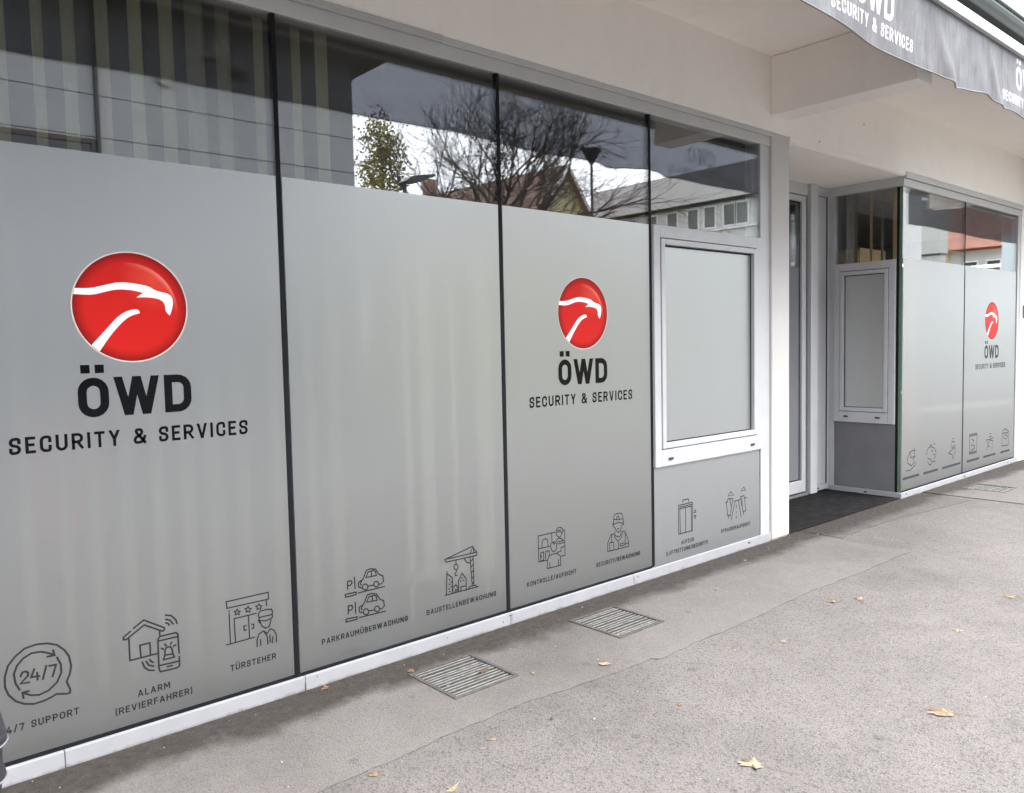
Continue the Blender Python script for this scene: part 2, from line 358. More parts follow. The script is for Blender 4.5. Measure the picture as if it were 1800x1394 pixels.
tube(bm, [(4.2 + i * .12, -1.14 - .012 * math.sin(i * .9), 3.405 + .03 * math.sin(i * .35)) for i in range(30)], .006, 5)
link('cable', mesh(bm), M['dark'], bld)

# ================================================================== lettering strokes
def rounded(pts, closed):
    out = []; n = len(pts)
    for i, p in enumerate(pts):
        r = p[2] if len(p) > 2 else 0
        if r <= 0 or (not closed and i in (0, n - 1)): out.append((p[0], p[1])); continue
        a, b, c = Vector(pts[i - 1][:2]), Vector(p[:2]), Vector(pts[(i + 1) % n][:2])
        d1, d2 = (a - b), (c - b); r1 = min(r, d1.length * .5, d2.length * .5)
        p0, p1 = b + d1.normalized() * r1, b + d2.normalized() * r1
        for k in range(6):
            t = k / 5; q = p0 * (1 - t) ** 2 + b * 2 * t * (1 - t) + p1 * t * t
            # push out to a true arc
            out.append((q.x - (b.x - q.x) * .17 * 4 * t * (1 - t), q.y - (b.y - q.y) * .17 * 4 * t * (1 - t)))
    return out
def stroke2d(pts, w, closed, ext=0.0, miter=2.2):
    """offset polyline -> left/right lists"""
    P = [Vector(p) for p in pts]
    Q = [P[0]]
    for p in P[1:]:
        if (p - Q[-1]).length > 1e-5: Q.append(p)
    if closed and (Q[0] - Q[-1]).length < 1e-5: Q.pop()
    P = Q; n = len(P)
    if not closed and ext:
        P[0] = P[0] + (P[0] - P[1]).normalized() * ext; P[-1] = P[-1] + (P[-1] - P[-2]).normalized() * ext
    Ls, Rs = [], []
    for i in range(n):
        if closed: d1 = (P[i] - P[i - 1]).normalized(); d2 = (P[(i + 1) % n] - P[i]).normalized()
        else:
            d1 = (P[i] - P[i - 1]).normalized() if i else (P[1] - P[0]).normalized()
            d2 = (P[i + 1] - P[i]).normalized() if i < n - 1 else d1
        n1, n2 = Vector((-d1.y, d1.x)), Vector((-d2.y, d2.x)); m = n1 + n2
        if m.length < 1e-4: m = n1
        m.normalize(); s = min(miter, 1 / max(.2, m.dot(n1)))
        Ls.append(P[i] + m * s * w / 2); Rs.append(P[i] - m * s * w / 2)
    return Ls, Rs, closed
class Print:
    """flat vinyl print collected as strips; map(x, z, k) gives the 3-D point"""
    def __init__(s, fn): s.bm = bmesh.new(); s.fn = fn; s.k = 0
    def strip(s, L, Rr, closed):
        a = [s.bm.verts.new(s.fn(p.x, p.y, s.k)) for p in L]; b = [s.bm.verts.new(s.fn(p.x, p.y, s.k)) for p in Rr]
        n = len(a)
        for i in range(n if closed else n - 1):
            j = (i + 1) % n; s.bm.faces.new((a[i], b[i], b[j], a[j]))
        s.k += 1
    def poly(s, pts):
        v = [s.bm.verts.new(s.fn(x, z, s.k)) for x, z in pts]
        for t in tessellate_polygon([[Vector((x, z, 0)) for x, z in pts]]): s.bm.faces.new([v[i] for i in t])
        s.k += 1
    def done(s, name, mat, parent): return link(name, mesh(s.bm, name), mat, parent)
def flat(y, step=.00003): return lambda x, z, k: (x, y - k * step, z)
GL = {
 'A': (.70, [(2, [(0, 0), (.5, 1), (1, 0)]), (0, [(.22, .27), (.78, .27)], 0)]),
 'B': (.62, [(0, [(0, 0), (0, 1), (.94, 1, .24), (.94, .53, .24), (0, .53)]), (0, [(0, .53), (1, .53, .24), (1, 0, .26), (0, 0)])]),
 'C': (.60, [(0, [(1, .70), (1, 1, .45), (0, 1, .45), (0, 0, .45), (1, 0, .45), (1, .30)])]),
 'D': (.63, [(1, [(0, 0), (0, 1), (1, 1, .44), (1, 0, .44)])]),
 'E': (.52, [(0, [(1, 1), (0, 1), (0, 0), (1, 0)]), (0, [(0, .52), (.85, .52)])]),
 'F': (.50, [(0, [(1, 1), (0, 1), (0, 0)]), (0, [(0, .5), (.85, .5)])]),
 'G': (.62, [(0, [(1, .74), (1, 1, .45), (0, 1, .45), (0, 0, .45), (1, 0, .45), (1, .47), (.55, .47)])]),
 'H': (.62, [(0, [(0, 0), (0, 1)]), (0, [(1, 0), (1, 1)]), (0, [(0, .52), (1, .52)])]),
 'I': (.001, [(0, [(.5, 0), (.5, 1)])]),
 'K': (.64, [(0, [(0, 0), (0, 1)]), (2, [(1, 1), (.02, .36)]), (2, [(.38, .58), (1, 0)])]),
 'L': (.50, [(0, [(0, 1), (0, 0), (1, 0)])]),
 'M': (.78, [(0, [(0, 0), (0, 1)]), (0, [(1, 0), (1, 1)]), (2, [(0, 1), (.5, .32), (1, 1)])]),
 'N': (.66, [(0, [(0, 0), (0, 1)]), (0, [(1, 0), (1, 1)]), (2, [(0, 1), (1, 0)])]),
 'O': (.64, [(1, [(0, 0, .5), (0, 1, .5), (1, 1, .5), (1, 0, .5)])]),
 'P': (.60, [(0, [(0, 0), (0, 1), (1, 1, .28), (1, .44, .28), (0, .44)])]),
 'R': (.62, [(0, [(0, 0), (0, 1), (1, 1, .28), (1, .46, .28), (0, .46)]), (0, [(.5, .46), (1, 0)])]),
 'S': (.58, [(0, [(1, .74), (1, 1, .4), (0, 1, .4), (0, .53, .3), (1, .49, .3), (1, 0, .4), (0, 0, .4), (0, .25)])]),
 'T': (.58, [(0, [(0, 1), (1, 1)]), (0, [(.5, 1), (.5, 0)])]),
 'U': (.62, [(0, [(0, 1), (0, 0, .5), (1, 0, .5), (1, 1)])]),
 'V': (.66, [(2, [(0, 1), (.5, 0), (1, 1)])]),
 'W': (1.0, [(2, [(0, 1), (.26, 0), (.5, 1), (.74, 0), (1, 1)])]),
 'Y': (.64, [(2, [(0, 1), (.5, .42), (1, 1)]), (0, [(.5, .44), (.5, 0)])]),
 'Z': (.58, [(0, [(0, 1), (1, 1)]), (0, [(0, 0), (1, 0)]), (2, [(1, 1), (0, 0)])]),
 '&': (.74, [(0, [(1, 0), (.16, .78, .1), (.16, 1, .2), (.72, 1, .2), (.72, .66, .2), (0, .36, .2), (0, 0, .26), (.78, 0, .3), (1, .44)])]),
 '/': (.42, [(0, [(0, -.05), (1, 1.05)])]),
 '(': (.22, [(0, [(1, 1.1), (.45, .92), (.1, .68), (0, .5), (.1, .32), (.45, .08), (1, -.1)])]),
 ')': (.22, [(0, [(0, 1.1), (.55, .92), (.9, .68), (1, .5), (.9, .32), (.55, .08), (0, -.1)])]),
 '4': (.60, [(0, [(.55, 1), (0, .26), (1, .26)]), (0, [(.74, .5), (.74, 0)])]),
 '2': (.58, [(0, [(0, .72), (0, 1, .3), (1, 1, .3), (1, .6, .28), (0, .04), (0, 0), (1, 0)])]),
 '7': (.58, [(0, [(0, 1), (1, 1)]), (2, [(1, 1), (.32, 0)])]),
 ' ': (.34, []),
}
def clip_y(poly, lo=0.0, hi=1.0):
    for lim, sg in ((lo, 1), (hi, -1)):
        out = []
        for i, p in enumerate(poly):
            q = poly[(i + 1) % len(poly)]; ip, iq = (p[1] - lim) * sg >= 0, (q[1] - lim) * sg >= 0
            if ip: out.append(p)
            if ip != iq:
                t = (lim - p[1]) / (q[1] - p[1]); out.append((p[0] + (q[0] - p[0]) * t, lim))
        poly = out
        if len(poly) < 3: return []
    return poly
def text(pr, s, x0, x1, z0, z1, cap, wt, space=.16, each=None):
    """set s between x0 and x1; baseline from z0 to z1; cap height, stroke as share of cap.
    each(print) is called after every letter when the letters are objects of their own"""
    base = {'Ö': 'O', 'Ü': 'U', 'Ä': 'A'}
    adv = 0; pos = []
    for ch in s:
        g = GL[base.get(ch, ch)]; wd = g[0] + (wt if ch == 'I' else 0); pos.append((ch, adv, wd)); adv += wd + space
    adv -= space; kx = (x1 - x0) / (adv * cap)
    def tr(p):
        X = x0 + p[0] * cap
        return Vector((X, z0 + (z1 - z0) * (X - x0) / (x1 - x0) + p[1] * cap))
    fn = pr.fn
    for ch, a, wd in pos:
        g = GL[base.get(ch, ch)]; h = wt / 2
        for st in g[1]:
            pts = [((a + h / kx + p[0] * (wd - wt / kx)) * kx, h + p[1] * (1 - wt)) + tuple(p[2:]) for p in st[1]]
            if st[0] == 2:
                pts = [(p[0], u[1] if u[1] in (0, 1) else p[1]) for p, u in zip(pts, st[1])]
                for (p, u), (q, v) in zip(zip(pts, st[1]), zip(pts[1:], st[1][1:])):
                    A, B = Vector(p[:2]), Vector(q[:2]); d = (B - A).normalized(); nn = Vector((-d.y, d.x)) * h
                    A = A - d * wt * (1.6 if u[1] in (0, 1) else .22); B = B + d * wt * (1.6 if v[1] in (0, 1) else .22)
                    c = clip_y([tuple(A + nn), tuple(A - nn), tuple(B - nn), tuple(B + nn)])
                    if c: pr.poly([tuple(tr(k)) for k in c])
                continue
            pts = rounded(pts, st[0])
            L, Rr, cl = stroke2d(pts, wt, st[0], 0 if (len(st) > 2 or st[0]) else h)
            lim = ch not in '()/&'
            if lim: L = [(p.x, min(1, max(0, p.y))) for p in L]; Rr = [(p.x, min(1, max(0, p.y))) for p in Rr]
            pr.strip([tr(p) for p in L], [tr(p) for p in Rr], cl)
        if ch in base:
            for c in (.27, .73):
                X = x0 + (a + c * wd) * kx * cap; q = wt * .52 * cap; Z = z0 + (1.08 + .52 * wt + .03) * cap
                pr.poly([(X - q, Z - q), (X + q, Z - q), (X + q, Z + q), (X - q, Z + q)])
        if each and ch != ' ': pr = each(pr, fn)
def letters(fn, s, mat, parent, *a):
    """every letter an object of its own"""
    def each(p, f): p.done('letter', mat, parent); return Print(f)
    p = Print(fn); text(p, s, *a, each=each)
# drawn shapes, metres on the facade plane (x, z)
ICONS = {
 'round_the_clock': (0.0068,[
 (1,[(0.642,0.307),(0.653,0.33),(0.659,0.358),(0.654,0.395),(0.64,0.422),(0.618,0.446),(0.589,0.459),(0.555,0.464),(0.52,0.459),(0.491,0.439),(0.468,0.412),(0.457,0.376),(0.456,0.342),(0.465,0.312),(0.485,0.284),(0.51,0.267),(0.539,0.258),(0.569,0.26),(0.594,0.266),(0.608,0.272),(0.64,0.263),(0.651,0.264),(0.652,0.275)]),
 (0,[(0.498,0.32),(0.487,0.347),(0.484,0.379),(0.494,0.405),(0.514,0.426),(0.539,0.437),(0.568,0.435),(0.592,0.423),(0.609,0.411)]),
 (0,[(0.605,0.431),(0.609,0.411),(0.586,0.412)]),
 (0,[(0.616,0.402),(0.627,0.373),(0.627,0.344),(0.612,0.313),(0.585,0.292),(0.555,0.285),(0.531,0.291),(0.507,0.307)]),
 (0,[(0.525,0.308),(0.506,0.308),(0.508,0.287)]),
 (0,[(0.503,0.365),(0.509,0.378),(0.519,0.379),(0.526,0.373),(0.525,0.362),(0.502,0.341),(0.528,0.338)]),
 (0,[(0.545,0.38),(0.534,0.354),(0.56,0.351)]),
 (0,[(0.553,0.365),(0.553,0.339)]),
 (0,[(0.582,0.382),(0.569,0.336)]),
 (0,[(0.59,0.378),(0.612,0.377),(0.599,0.337)]),
 ]),
 'house_alarm': (0.0064,[
 (0,[(0.871,0.441),(0.909,0.464),(0.982,0.416),(0.981,0.408),(0.974,0.405),(0.91,0.445),(0.845,0.406),(0.836,0.408),(0.835,0.416),(0.861,0.433)]),
 (0,[(0.854,0.407),(0.854,0.324),(0.951,0.324)]),
 (0,[(0.964,0.409),(0.964,0.389)]),
 (0,[(0.893,0.326),(0.891,0.372),(0.927,0.372),(0.927,0.327)]),
 (0,[(0.987,0.434),(0.996,0.43),(1.0,0.421)]),
 (0,[(0.988,0.448),(1.004,0.44),(1.015,0.422)]),
 (0,[(0.988,0.464),(1.009,0.457),(1.025,0.437),(1.029,0.421)]),
 (0,[(0.923,0.309),(0.929,0.299),(0.936,0.294)]),
 (0,[(0.91,0.306),(0.919,0.288),(0.937,0.279)]),
 (0,[(0.896,0.307),(0.904,0.283),(0.918,0.269),(0.937,0.263)]),
 (0,[(1.032,0.304),(1.03,0.38),(1.023,0.387),(0.964,0.387),(0.956,0.377),(0.955,0.264),(0.96,0.251),(1.022,0.249),(1.031,0.255),(1.032,0.291)]),
 (0,[(0.958,0.371),(1.032,0.37)]),
 (0,[(0.957,0.276),(1.031,0.273)]),
 (0,[(0.985,0.264),(1.004,0.263)]),
 (1,[(0.973,0.294),(0.979,0.311),(0.98,0.329),(0.986,0.339),(1.0,0.338),(1.006,0.328),(1.008,0.31),(1.013,0.294)]),
 (0,[(0.978,0.31),(1.009,0.308)]),
 (0,[(0.967,0.341),(0.975,0.335)]),
 (0,[(0.98,0.354),(0.986,0.345)]),
 (0,[(1.006,0.354),(1.001,0.347)]),
 (0,[(1.02,0.34),(1.011,0.336)]),
 ]),
 'doorman': (0.0052,[
 (1,[(1.223,0.462),(1.4,0.462),(1.4,0.433),(1.225,0.435)]),
 (0,[(1.233,0.412),(1.233,0.291)]),
 (0,[(1.233,0.423),(1.233,0.418)]),
 (0,[(1.216,0.287),(1.334,0.289)]),
 (0,[(1.39,0.431),(1.391,0.407)]),
 (1,[(1.267,0.423),(1.27,0.414),(1.279,0.41),(1.272,0.406),(1.274,0.397),(1.266,0.403),(1.258,0.4),(1.26,0.409),(1.254,0.416),(1.263,0.415)]),
 (1,[(1.312,0.423),(1.316,0.414),(1.325,0.411),(1.318,0.406),(1.319,0.397),(1.311,0.403),(1.303,0.401),(1.305,0.409),(1.299,0.417),(1.308,0.416)]),
 (1,[(1.358,0.423),(1.362,0.414),(1.371,0.411),(1.364,0.406),(1.365,0.397),(1.357,0.403),(1.349,0.401),(1.351,0.409),(1.344,0.417),(1.354,0.416)]),
 (0,[(1.254,0.289),(1.252,0.386),(1.346,0.386)]),
 (0,[(1.312,0.385),(1.313,0.291)]),
 (0,[(1.301,0.346),(1.291,0.345),(1.292,0.328),(1.301,0.328)]),
 (0,[(1.323,0.346),(1.332,0.344),(1.332,0.328),(1.324,0.327)]),
 (1,[(1.354,0.381),(1.362,0.391),(1.389,0.392),(1.411,0.388),(1.416,0.377),(1.413,0.365),(1.356,0.366)]),
 (0,[(1.356,0.366),(1.358,0.353),(1.384,0.345),(1.413,0.351),(1.414,0.365)]),
 (0,[(1.36,0.35),(1.366,0.329),(1.383,0.314),(1.399,0.319),(1.408,0.345)]),
 (0,[(1.357,0.359),(1.353,0.352),(1.361,0.341)]),
 (0,[(1.344,0.246),(1.344,0.274),(1.354,0.298),(1.374,0.305),(1.388,0.291),(1.403,0.307),(1.42,0.296),(1.428,0.274),(1.427,0.244)]),
 (0,[(1.359,0.273),(1.359,0.247)]),
 (0,[(1.374,0.305),(1.388,0.278),(1.39,0.245)]),
 (0,[(1.4,0.282),(1.4,0.251)]),
 (0,[(1.413,0.272),(1.409,0.246)]),
 ]),
 'parked_cars': (0.006,[
 (0,[(1.842,0.384),(1.825,0.393),(1.825,0.414),(1.849,0.422),(1.868,0.46),(1.889,0.463),(1.916,0.456),(1.933,0.428),(1.954,0.417),(1.956,0.391),(1.943,0.382),(1.93,0.382)]),
 (0,[(1.874,0.386),(1.902,0.385)]),
 (1,[(1.873,0.382),(1.872,0.377),(1.868,0.373),(1.862,0.372),(1.856,0.373),(1.85,0.377),(1.846,0.382),(1.845,0.388),(1.847,0.394),(1.851,0.398),(1.857,0.399),(1.863,0.398),(1.868,0.394),(1.872,0.389)]),
 (1,[(1.93,0.383),(1.929,0.378),(1.925,0.375),(1.92,0.373),(1.914,0.375),(1.909,0.378),(1.905,0.383),(1.904,0.389),(1.906,0.394),(1.909,0.398),(1.915,0.399),(1.921,0.398),(1.926,0.394),(1.929,0.389)]),
 (1,[(1.864,0.428),(1.876,0.45),(1.903,0.453),(1.915,0.445),(1.919,0.426)]),
 (0,[(1.893,0.45),(1.895,0.426)]),
 (0,[(1.769,0.394),(1.771,0.43),(1.788,0.429),(1.793,0.418),(1.784,0.409),(1.77,0.41)]),
 (0,[(1.806,0.441),(1.807,0.389)]),
 (0,[(1.823,0.366),(1.961,0.366)]),
 (1,[(1.757,0.374),(1.813,0.372),(1.811,0.361),(1.757,0.361)]),
 (0,[(1.843,0.418),(1.835,0.406),(1.839,0.398)]),
 (0,[(1.841,0.27),(1.825,0.279),(1.825,0.3),(1.849,0.308),(1.868,0.346),(1.889,0.349),(1.916,0.341),(1.933,0.313),(1.954,0.301),(1.956,0.275),(1.943,0.266),(1.93,0.267)]),
 (0,[(1.874,0.272),(1.902,0.27)]),
 (1,[(1.873,0.268),(1.872,0.262),(1.868,0.259),(1.862,0.257),(1.856,0.259),(1.85,0.263),(1.846,0.268),(1.845,0.275),(1.847,0.28),(1.851,0.284),(1.857,0.285),(1.863,0.284),(1.868,0.28),(1.872,0.274)]),
 (1,[(1.931,0.268),(1.929,0.263),(1.925,0.259),(1.92,0.258),(1.914,0.259),(1.909,0.263),(1.905,0.268),(1.904,0.274),(1.906,0.279),(1.909,0.283),(1.915,0.284),(1.921,0.283),(1.926,0.279),(1.929,0.274)]),
 (1,[(1.864,0.314),(1.876,0.336),(1.903,0.338),(1.915,0.33),(1.919,0.311)]),
 (0,[(1.893,0.336),(1.895,0.312)]),
 (0,[(1.769,0.282),(1.77,0.318),(1.788,0.317),(1.792,0.305),(1.784,0.297),(1.77,0.298)]),
 (0,[(1.806,0.328),(1.806,0.276)]),
 (0,[(1.823,0.253),(1.961,0.25)]),
 (1,[(1.757,0.262),(1.813,0.259),(1.811,0.248),(1.756,0.249)]),
 (0,[(1.843,0.304),(1.835,0.293),(1.839,0.284)]),
 ]),
 'crane': (0.0058,[
 (1,[(2.308,0.425),(2.479,0.459),(2.509,0.421),(2.507,0.408),(2.314,0.411)]),
 (0,[(2.318,0.425),(2.508,0.425)]),
 (0,[(2.467,0.429),(2.483,0.458),(2.489,0.428)]),
 (0,[(2.463,0.412),(2.473,0.262)]),
 (0,[(2.483,0.411),(2.484,0.263)]),
 (0,[(2.465,0.383),(2.484,0.397)]),
 (0,[(2.467,0.354),(2.484,0.368)]),
 (0,[(2.469,0.324),(2.484,0.339)]),
 (0,[(2.471,0.295),(2.484,0.309)]),
 (0,[(2.472,0.268),(2.485,0.28)]),
 (0,[(2.447,0.25),(2.459,0.259),(2.495,0.258),(2.502,0.247)]),
 (0,[(2.302,0.248),(2.513,0.247)]),
 (0,[(2.375,0.412),(2.375,0.391)]),
 (1,[(2.387,0.373),(2.384,0.365),(2.378,0.361),(2.37,0.363),(2.364,0.369),(2.361,0.378),(2.364,0.385),(2.371,0.389),(2.378,0.387),(2.385,0.381)]),
 (0,[(2.376,0.362),(2.377,0.352),(2.365,0.343),(2.371,0.331),(2.381,0.334)]),
 (0,[(2.311,0.249),(2.318,0.363)]),
 (0,[(2.318,0.352),(2.35,0.326),(2.351,0.254)]),
 (0,[(2.386,0.252),(2.387,0.304),(2.41,0.336),(2.435,0.305),(2.434,0.244)]),
 (0,[(2.347,0.248),(2.35,0.274),(2.37,0.287),(2.383,0.267),(2.386,0.247)]),
 (0,[(2.365,0.248),(2.366,0.262),(2.376,0.261),(2.376,0.249)]),
 (0,[(2.401,0.249),(2.401,0.269),(2.433,0.268)]),
 (0,[(2.427,0.408),(2.441,0.385),(2.459,0.379)]),
 (0,[(2.329,0.321),(2.334,0.319)]),
 (0,[(2.339,0.308),(2.344,0.305)]),
 (0,[(2.328,0.299),(2.334,0.296)]),
 (0,[(2.338,0.285),(2.344,0.282)]),
 (0,[(2.327,0.276),(2.333,0.273)]),
 (0,[(2.329,0.262),(2.335,0.259)]),
 (0,[(2.406,0.314),(2.412,0.311)]),
 (0,[(2.417,0.3),(2.422,0.297)]),
 (0,[(2.399,0.301),(2.404,0.298)]),
 ]),
 'checkpoint': (0.0052,[
 (0,[(2.996,0.289),(2.932,0.292),(2.932,0.434),(3.062,0.433)]),
 (0,[(3.118,0.435),(3.133,0.432),(3.133,0.29),(3.102,0.291)]),
 (0,[(2.934,0.364),(3.015,0.362)]),
 (0,[(3.033,0.431),(3.034,0.385)]),
 (0,[(2.959,0.364),(2.96,0.396),(2.969,0.408),(2.987,0.41),(3.001,0.4),(3.005,0.364)]),
 (1,[(3.068,0.43),(3.068,0.417),(3.086,0.4),(3.101,0.402),(3.109,0.414),(3.107,0.43)]),
 (0,[(3.067,0.439),(3.078,0.453),(3.096,0.455),(3.115,0.446),(3.121,0.432),(3.114,0.418)]),
 (0,[(3.069,0.439),(3.105,0.439)]),
 (0,[(3.064,0.382),(3.077,0.393),(3.095,0.394),(3.113,0.385),(3.12,0.372)]),
 (0,[(3.073,0.376),(3.125,0.376)]),
 (0,[(3.079,0.364),(3.128,0.364)]),
 (0,[(3.131,0.341),(3.103,0.34),(3.102,0.318),(3.069,0.319)]),
 (1,[(3.022,0.368),(3.031,0.379),(3.052,0.381),(3.069,0.368),(3.069,0.346),(3.06,0.33),(3.045,0.326),(3.03,0.338)]),
 (0,[(3.043,0.377),(3.049,0.367),(3.058,0.377)]),
 (1,[(2.995,0.243),(2.996,0.285),(3.008,0.309),(3.032,0.315),(3.069,0.313),(3.093,0.297),(3.098,0.278),(3.098,0.241)]),
 (0,[(3.013,0.273),(3.016,0.246)]),
 (0,[(3.083,0.277),(3.08,0.244)]),
 (1,[(2.947,0.338),(2.97,0.34),(2.969,0.294),(2.947,0.294)]),
 (0,[(2.984,0.298),(2.985,0.339),(3.012,0.339),(3.011,0.313)]),
 (0,[(2.95,0.324),(2.954,0.314)]),
 ]),
 'guard': (0.0052,[
 (1,[(3.54,0.428),(3.544,0.451),(3.561,0.458),(3.607,0.455),(3.617,0.444),(3.624,0.419),(3.581,0.42)]),
 (0,[(3.567,0.426),(3.568,0.438),(3.582,0.44),(3.589,0.43),(3.59,0.423)]),
 (0,[(3.538,0.426),(3.539,0.397),(3.581,0.404),(3.623,0.391),(3.625,0.418)]),
 (0,[(3.534,0.408),(3.533,0.389),(3.549,0.377),(3.559,0.359),(3.58,0.343),(3.598,0.352),(3.612,0.381),(3.627,0.383),(3.627,0.402)]),
 (0,[(3.57,0.366),(3.585,0.365)]),
 (0,[(3.549,0.353),(3.552,0.329),(3.579,0.316),(3.601,0.321),(3.605,0.346)]),
 (0,[(3.547,0.245),(3.484,0.247),(3.485,0.294),(3.503,0.323),(3.517,0.342),(3.538,0.343),(3.551,0.315),(3.578,0.289),(3.611,0.314),(3.615,0.344),(3.637,0.343),(3.647,0.322),(3.661,0.301),(3.671,0.265),(3.671,0.244),(3.547,0.245)]),
 (1,[(3.502,0.295),(3.537,0.294),(3.538,0.246),(3.503,0.247)]),
 (0,[(3.52,0.292),(3.521,0.344)]),
 (0,[(3.578,0.289),(3.578,0.248)]),
 (1,[(3.593,0.272),(3.632,0.272),(3.632,0.258),(3.594,0.259)]),
 (0,[(3.64,0.333),(3.642,0.256)]),
 (0,[(3.646,0.262),(3.671,0.265)]),
 ]),
 'lift': (0.0062,[
 (1,[(4.159,0.42),(4.306,0.419),(4.304,0.233),(4.159,0.234)]),
 (0,[(4.169,0.407),(4.306,0.406)]),
 (0,[(4.168,0.397),(4.301,0.395)]),
 (0,[(4.173,0.392),(4.176,0.24)]),
 (0,[(4.232,0.389),(4.232,0.233)]),
 (0,[(4.293,0.391),(4.295,0.234)]),
 (0,[(4.202,0.431),(4.205,0.448),(4.263,0.448),(4.268,0.427)]),
 (1,[(4.32,0.349),(4.335,0.367),(4.344,0.348)]),
 (1,[(4.32,0.328),(4.344,0.327),(4.334,0.308)]),
 ]),
 'road': (0.0062,[
 (0,[(4.743,0.231),(4.793,0.355)]),
 (0,[(4.866,0.237),(4.831,0.356)]),
 (0,[(4.782,0.357),(4.853,0.359)]),
 (0,[(4.807,0.328),(4.806,0.306)]),
 (0,[(4.806,0.284),(4.806,0.271)]),
 (0,[(4.806,0.252),(4.805,0.234)]),
 (1,[(4.691,0.364),(4.701,0.275),(4.733,0.264),(4.749,0.324),(4.766,0.378),(4.712,0.385)]),
 (0,[(4.728,0.383),(4.744,0.331)]),
 (0,[(4.706,0.268),(4.716,0.248)]),
 (1,[(4.858,0.377),(4.903,0.381),(4.925,0.272),(4.891,0.268),(4.875,0.312)]),
 (0,[(4.875,0.369),(4.88,0.311)]),
 (0,[(4.891,0.268),(4.9,0.247)]),
 (0,[(4.68,0.362),(4.701,0.365)]),
 (0,[(4.914,0.363),(4.938,0.36)]),
 (1,[(4.707,0.405),(4.739,0.431),(4.777,0.401)]),
 (1,[(4.864,0.418),(4.897,0.442),(4.925,0.416)]),
 ]),
 'mark_a': (0.009,[
 (0,[(7.531,0.241),(7.629,0.24),(7.727,0.275),(7.742,0.301)]),
 (0,[(7.554,0.315),(7.644,0.277),(7.717,0.308)]),
 (0,[(7.554,0.326),(7.561,0.357),(7.608,0.408),(7.673,0.415),(7.731,0.413)]),
 (0,[(7.698,0.441),(7.715,0.404)]),
 (0,[(7.616,0.407),(7.626,0.357),(7.725,0.353)]),
 (0,[(7.707,0.397),(7.716,0.354),(7.676,0.323)]),
 ]),
 'mark_b': (0.009,[
 (0,[(7.988,0.34),(7.987,0.376),(8.021,0.405),(8.082,0.412),(8.154,0.392),(8.2,0.354),(8.196,0.31),(8.157,0.292)]),
 (0,[(8.083,0.377),(8.128,0.362)]),
 (0,[(8.138,0.335),(8.174,0.327)]),
 (0,[(8.055,0.427),(8.108,0.426)]),
 (0,[(8.149,0.429),(8.174,0.431)]),
 (0,[(8.006,0.305),(8.068,0.294),(8.113,0.264),(8.087,0.237),(8.043,0.242),(8.007,0.276)]),
 (0,[(8.122,0.263),(8.184,0.267),(8.167,0.247)]),
 ]),
 'mark_c': (0.009,[
 (0,[(8.606,0.439),(8.631,0.442)]),
 (0,[(8.588,0.414),(8.666,0.403)]),
 (0,[(8.588,0.406),(8.59,0.349),(8.68,0.37)]),
 (0,[(8.506,0.304),(8.62,0.338),(8.668,0.345),(8.679,0.305),(8.623,0.234),(8.602,0.282),(8.506,0.304)]),
 ]),
 'mark_d': (0.011,[
 (1,[(9.055,0.441),(9.265,0.438),(9.252,0.235),(9.053,0.239)]),
 (0,[(9.056,0.425),(9.262,0.423)]),
 (0,[(9.058,0.255),(9.252,0.251)]),
 (0,[(9.109,0.389),(9.183,0.366),(9.101,0.318),(9.206,0.315)]),
 (0,[(9.103,0.27),(9.207,0.291)]),
 ]),
 'mark_e': (0.01,[
 (0,[(9.618,0.399),(9.667,0.399)]),
 (0,[(9.608,0.367),(9.692,0.368)]),
 (0,[(9.531,0.341),(9.643,0.339),(9.738,0.347)]),
 (0,[(9.554,0.331),(9.583,0.279),(9.643,0.331),(9.735,0.314)]),
 (0,[(9.547,0.229),(9.579,0.271),(9.635,0.257)]),
 (0,[(9.713,0.3),(9.705,0.225)]),
 ]),
 'mark_f': (0.011,[
 (1,[(10.013,0.373),(10.008,0.229),(10.215,0.222),(10.208,0.361)]),
 (1,[(10.039,0.328),(10.111,0.348),(10.185,0.324),(10.126,0.295)]),
 (0,[(10.024,0.398),(10.12,0.415),(10.232,0.371)]),
 ]),
}
CAPTION_BARS = [(7.469,7.821,0.175),(7.915,8.251,0.1725),(8.351,8.821,0.172),(8.983,9.33,0.167),(9.45,9.811,0.1645),(9.964,10.255,0.161)]
CAPTIONS = [
  ('4/7 SUPPORT',0.458,0.676,0.183,0.173,0.034),
  ('ALARM',0.875,0.993,0.179,0.177,0.029),
  ('(REVIERFAHRER)',0.795,1.075,0.136,0.128,0.025),
  ('TÜRSTEHER',1.228,1.423,0.176,0.173,0.028),
  ('PARKRAUMÜBERWACHUNG',1.635,2.082,0.177,0.175,0.027),
  ('BAUSTELLENBEWACHUNG',2.191,2.627,0.176,0.173,0.026),
  ('KONTROLLE/AUFSICHT',2.844,3.219,0.173,0.171,0.024),
  ('SECURITY/BEWACHUNG',3.385,3.776,0.175,0.168,0.027),
  ('AUFZUG',4.184,4.318,0.165,0.159,0.026),
  ('(LUFTRETTUNG/SECURITY)',4.031,4.471,0.118,0.115,0.025),
  ('STRASSENAUFSICHT',4.626,4.978,0.163,0.158,0.028),
]
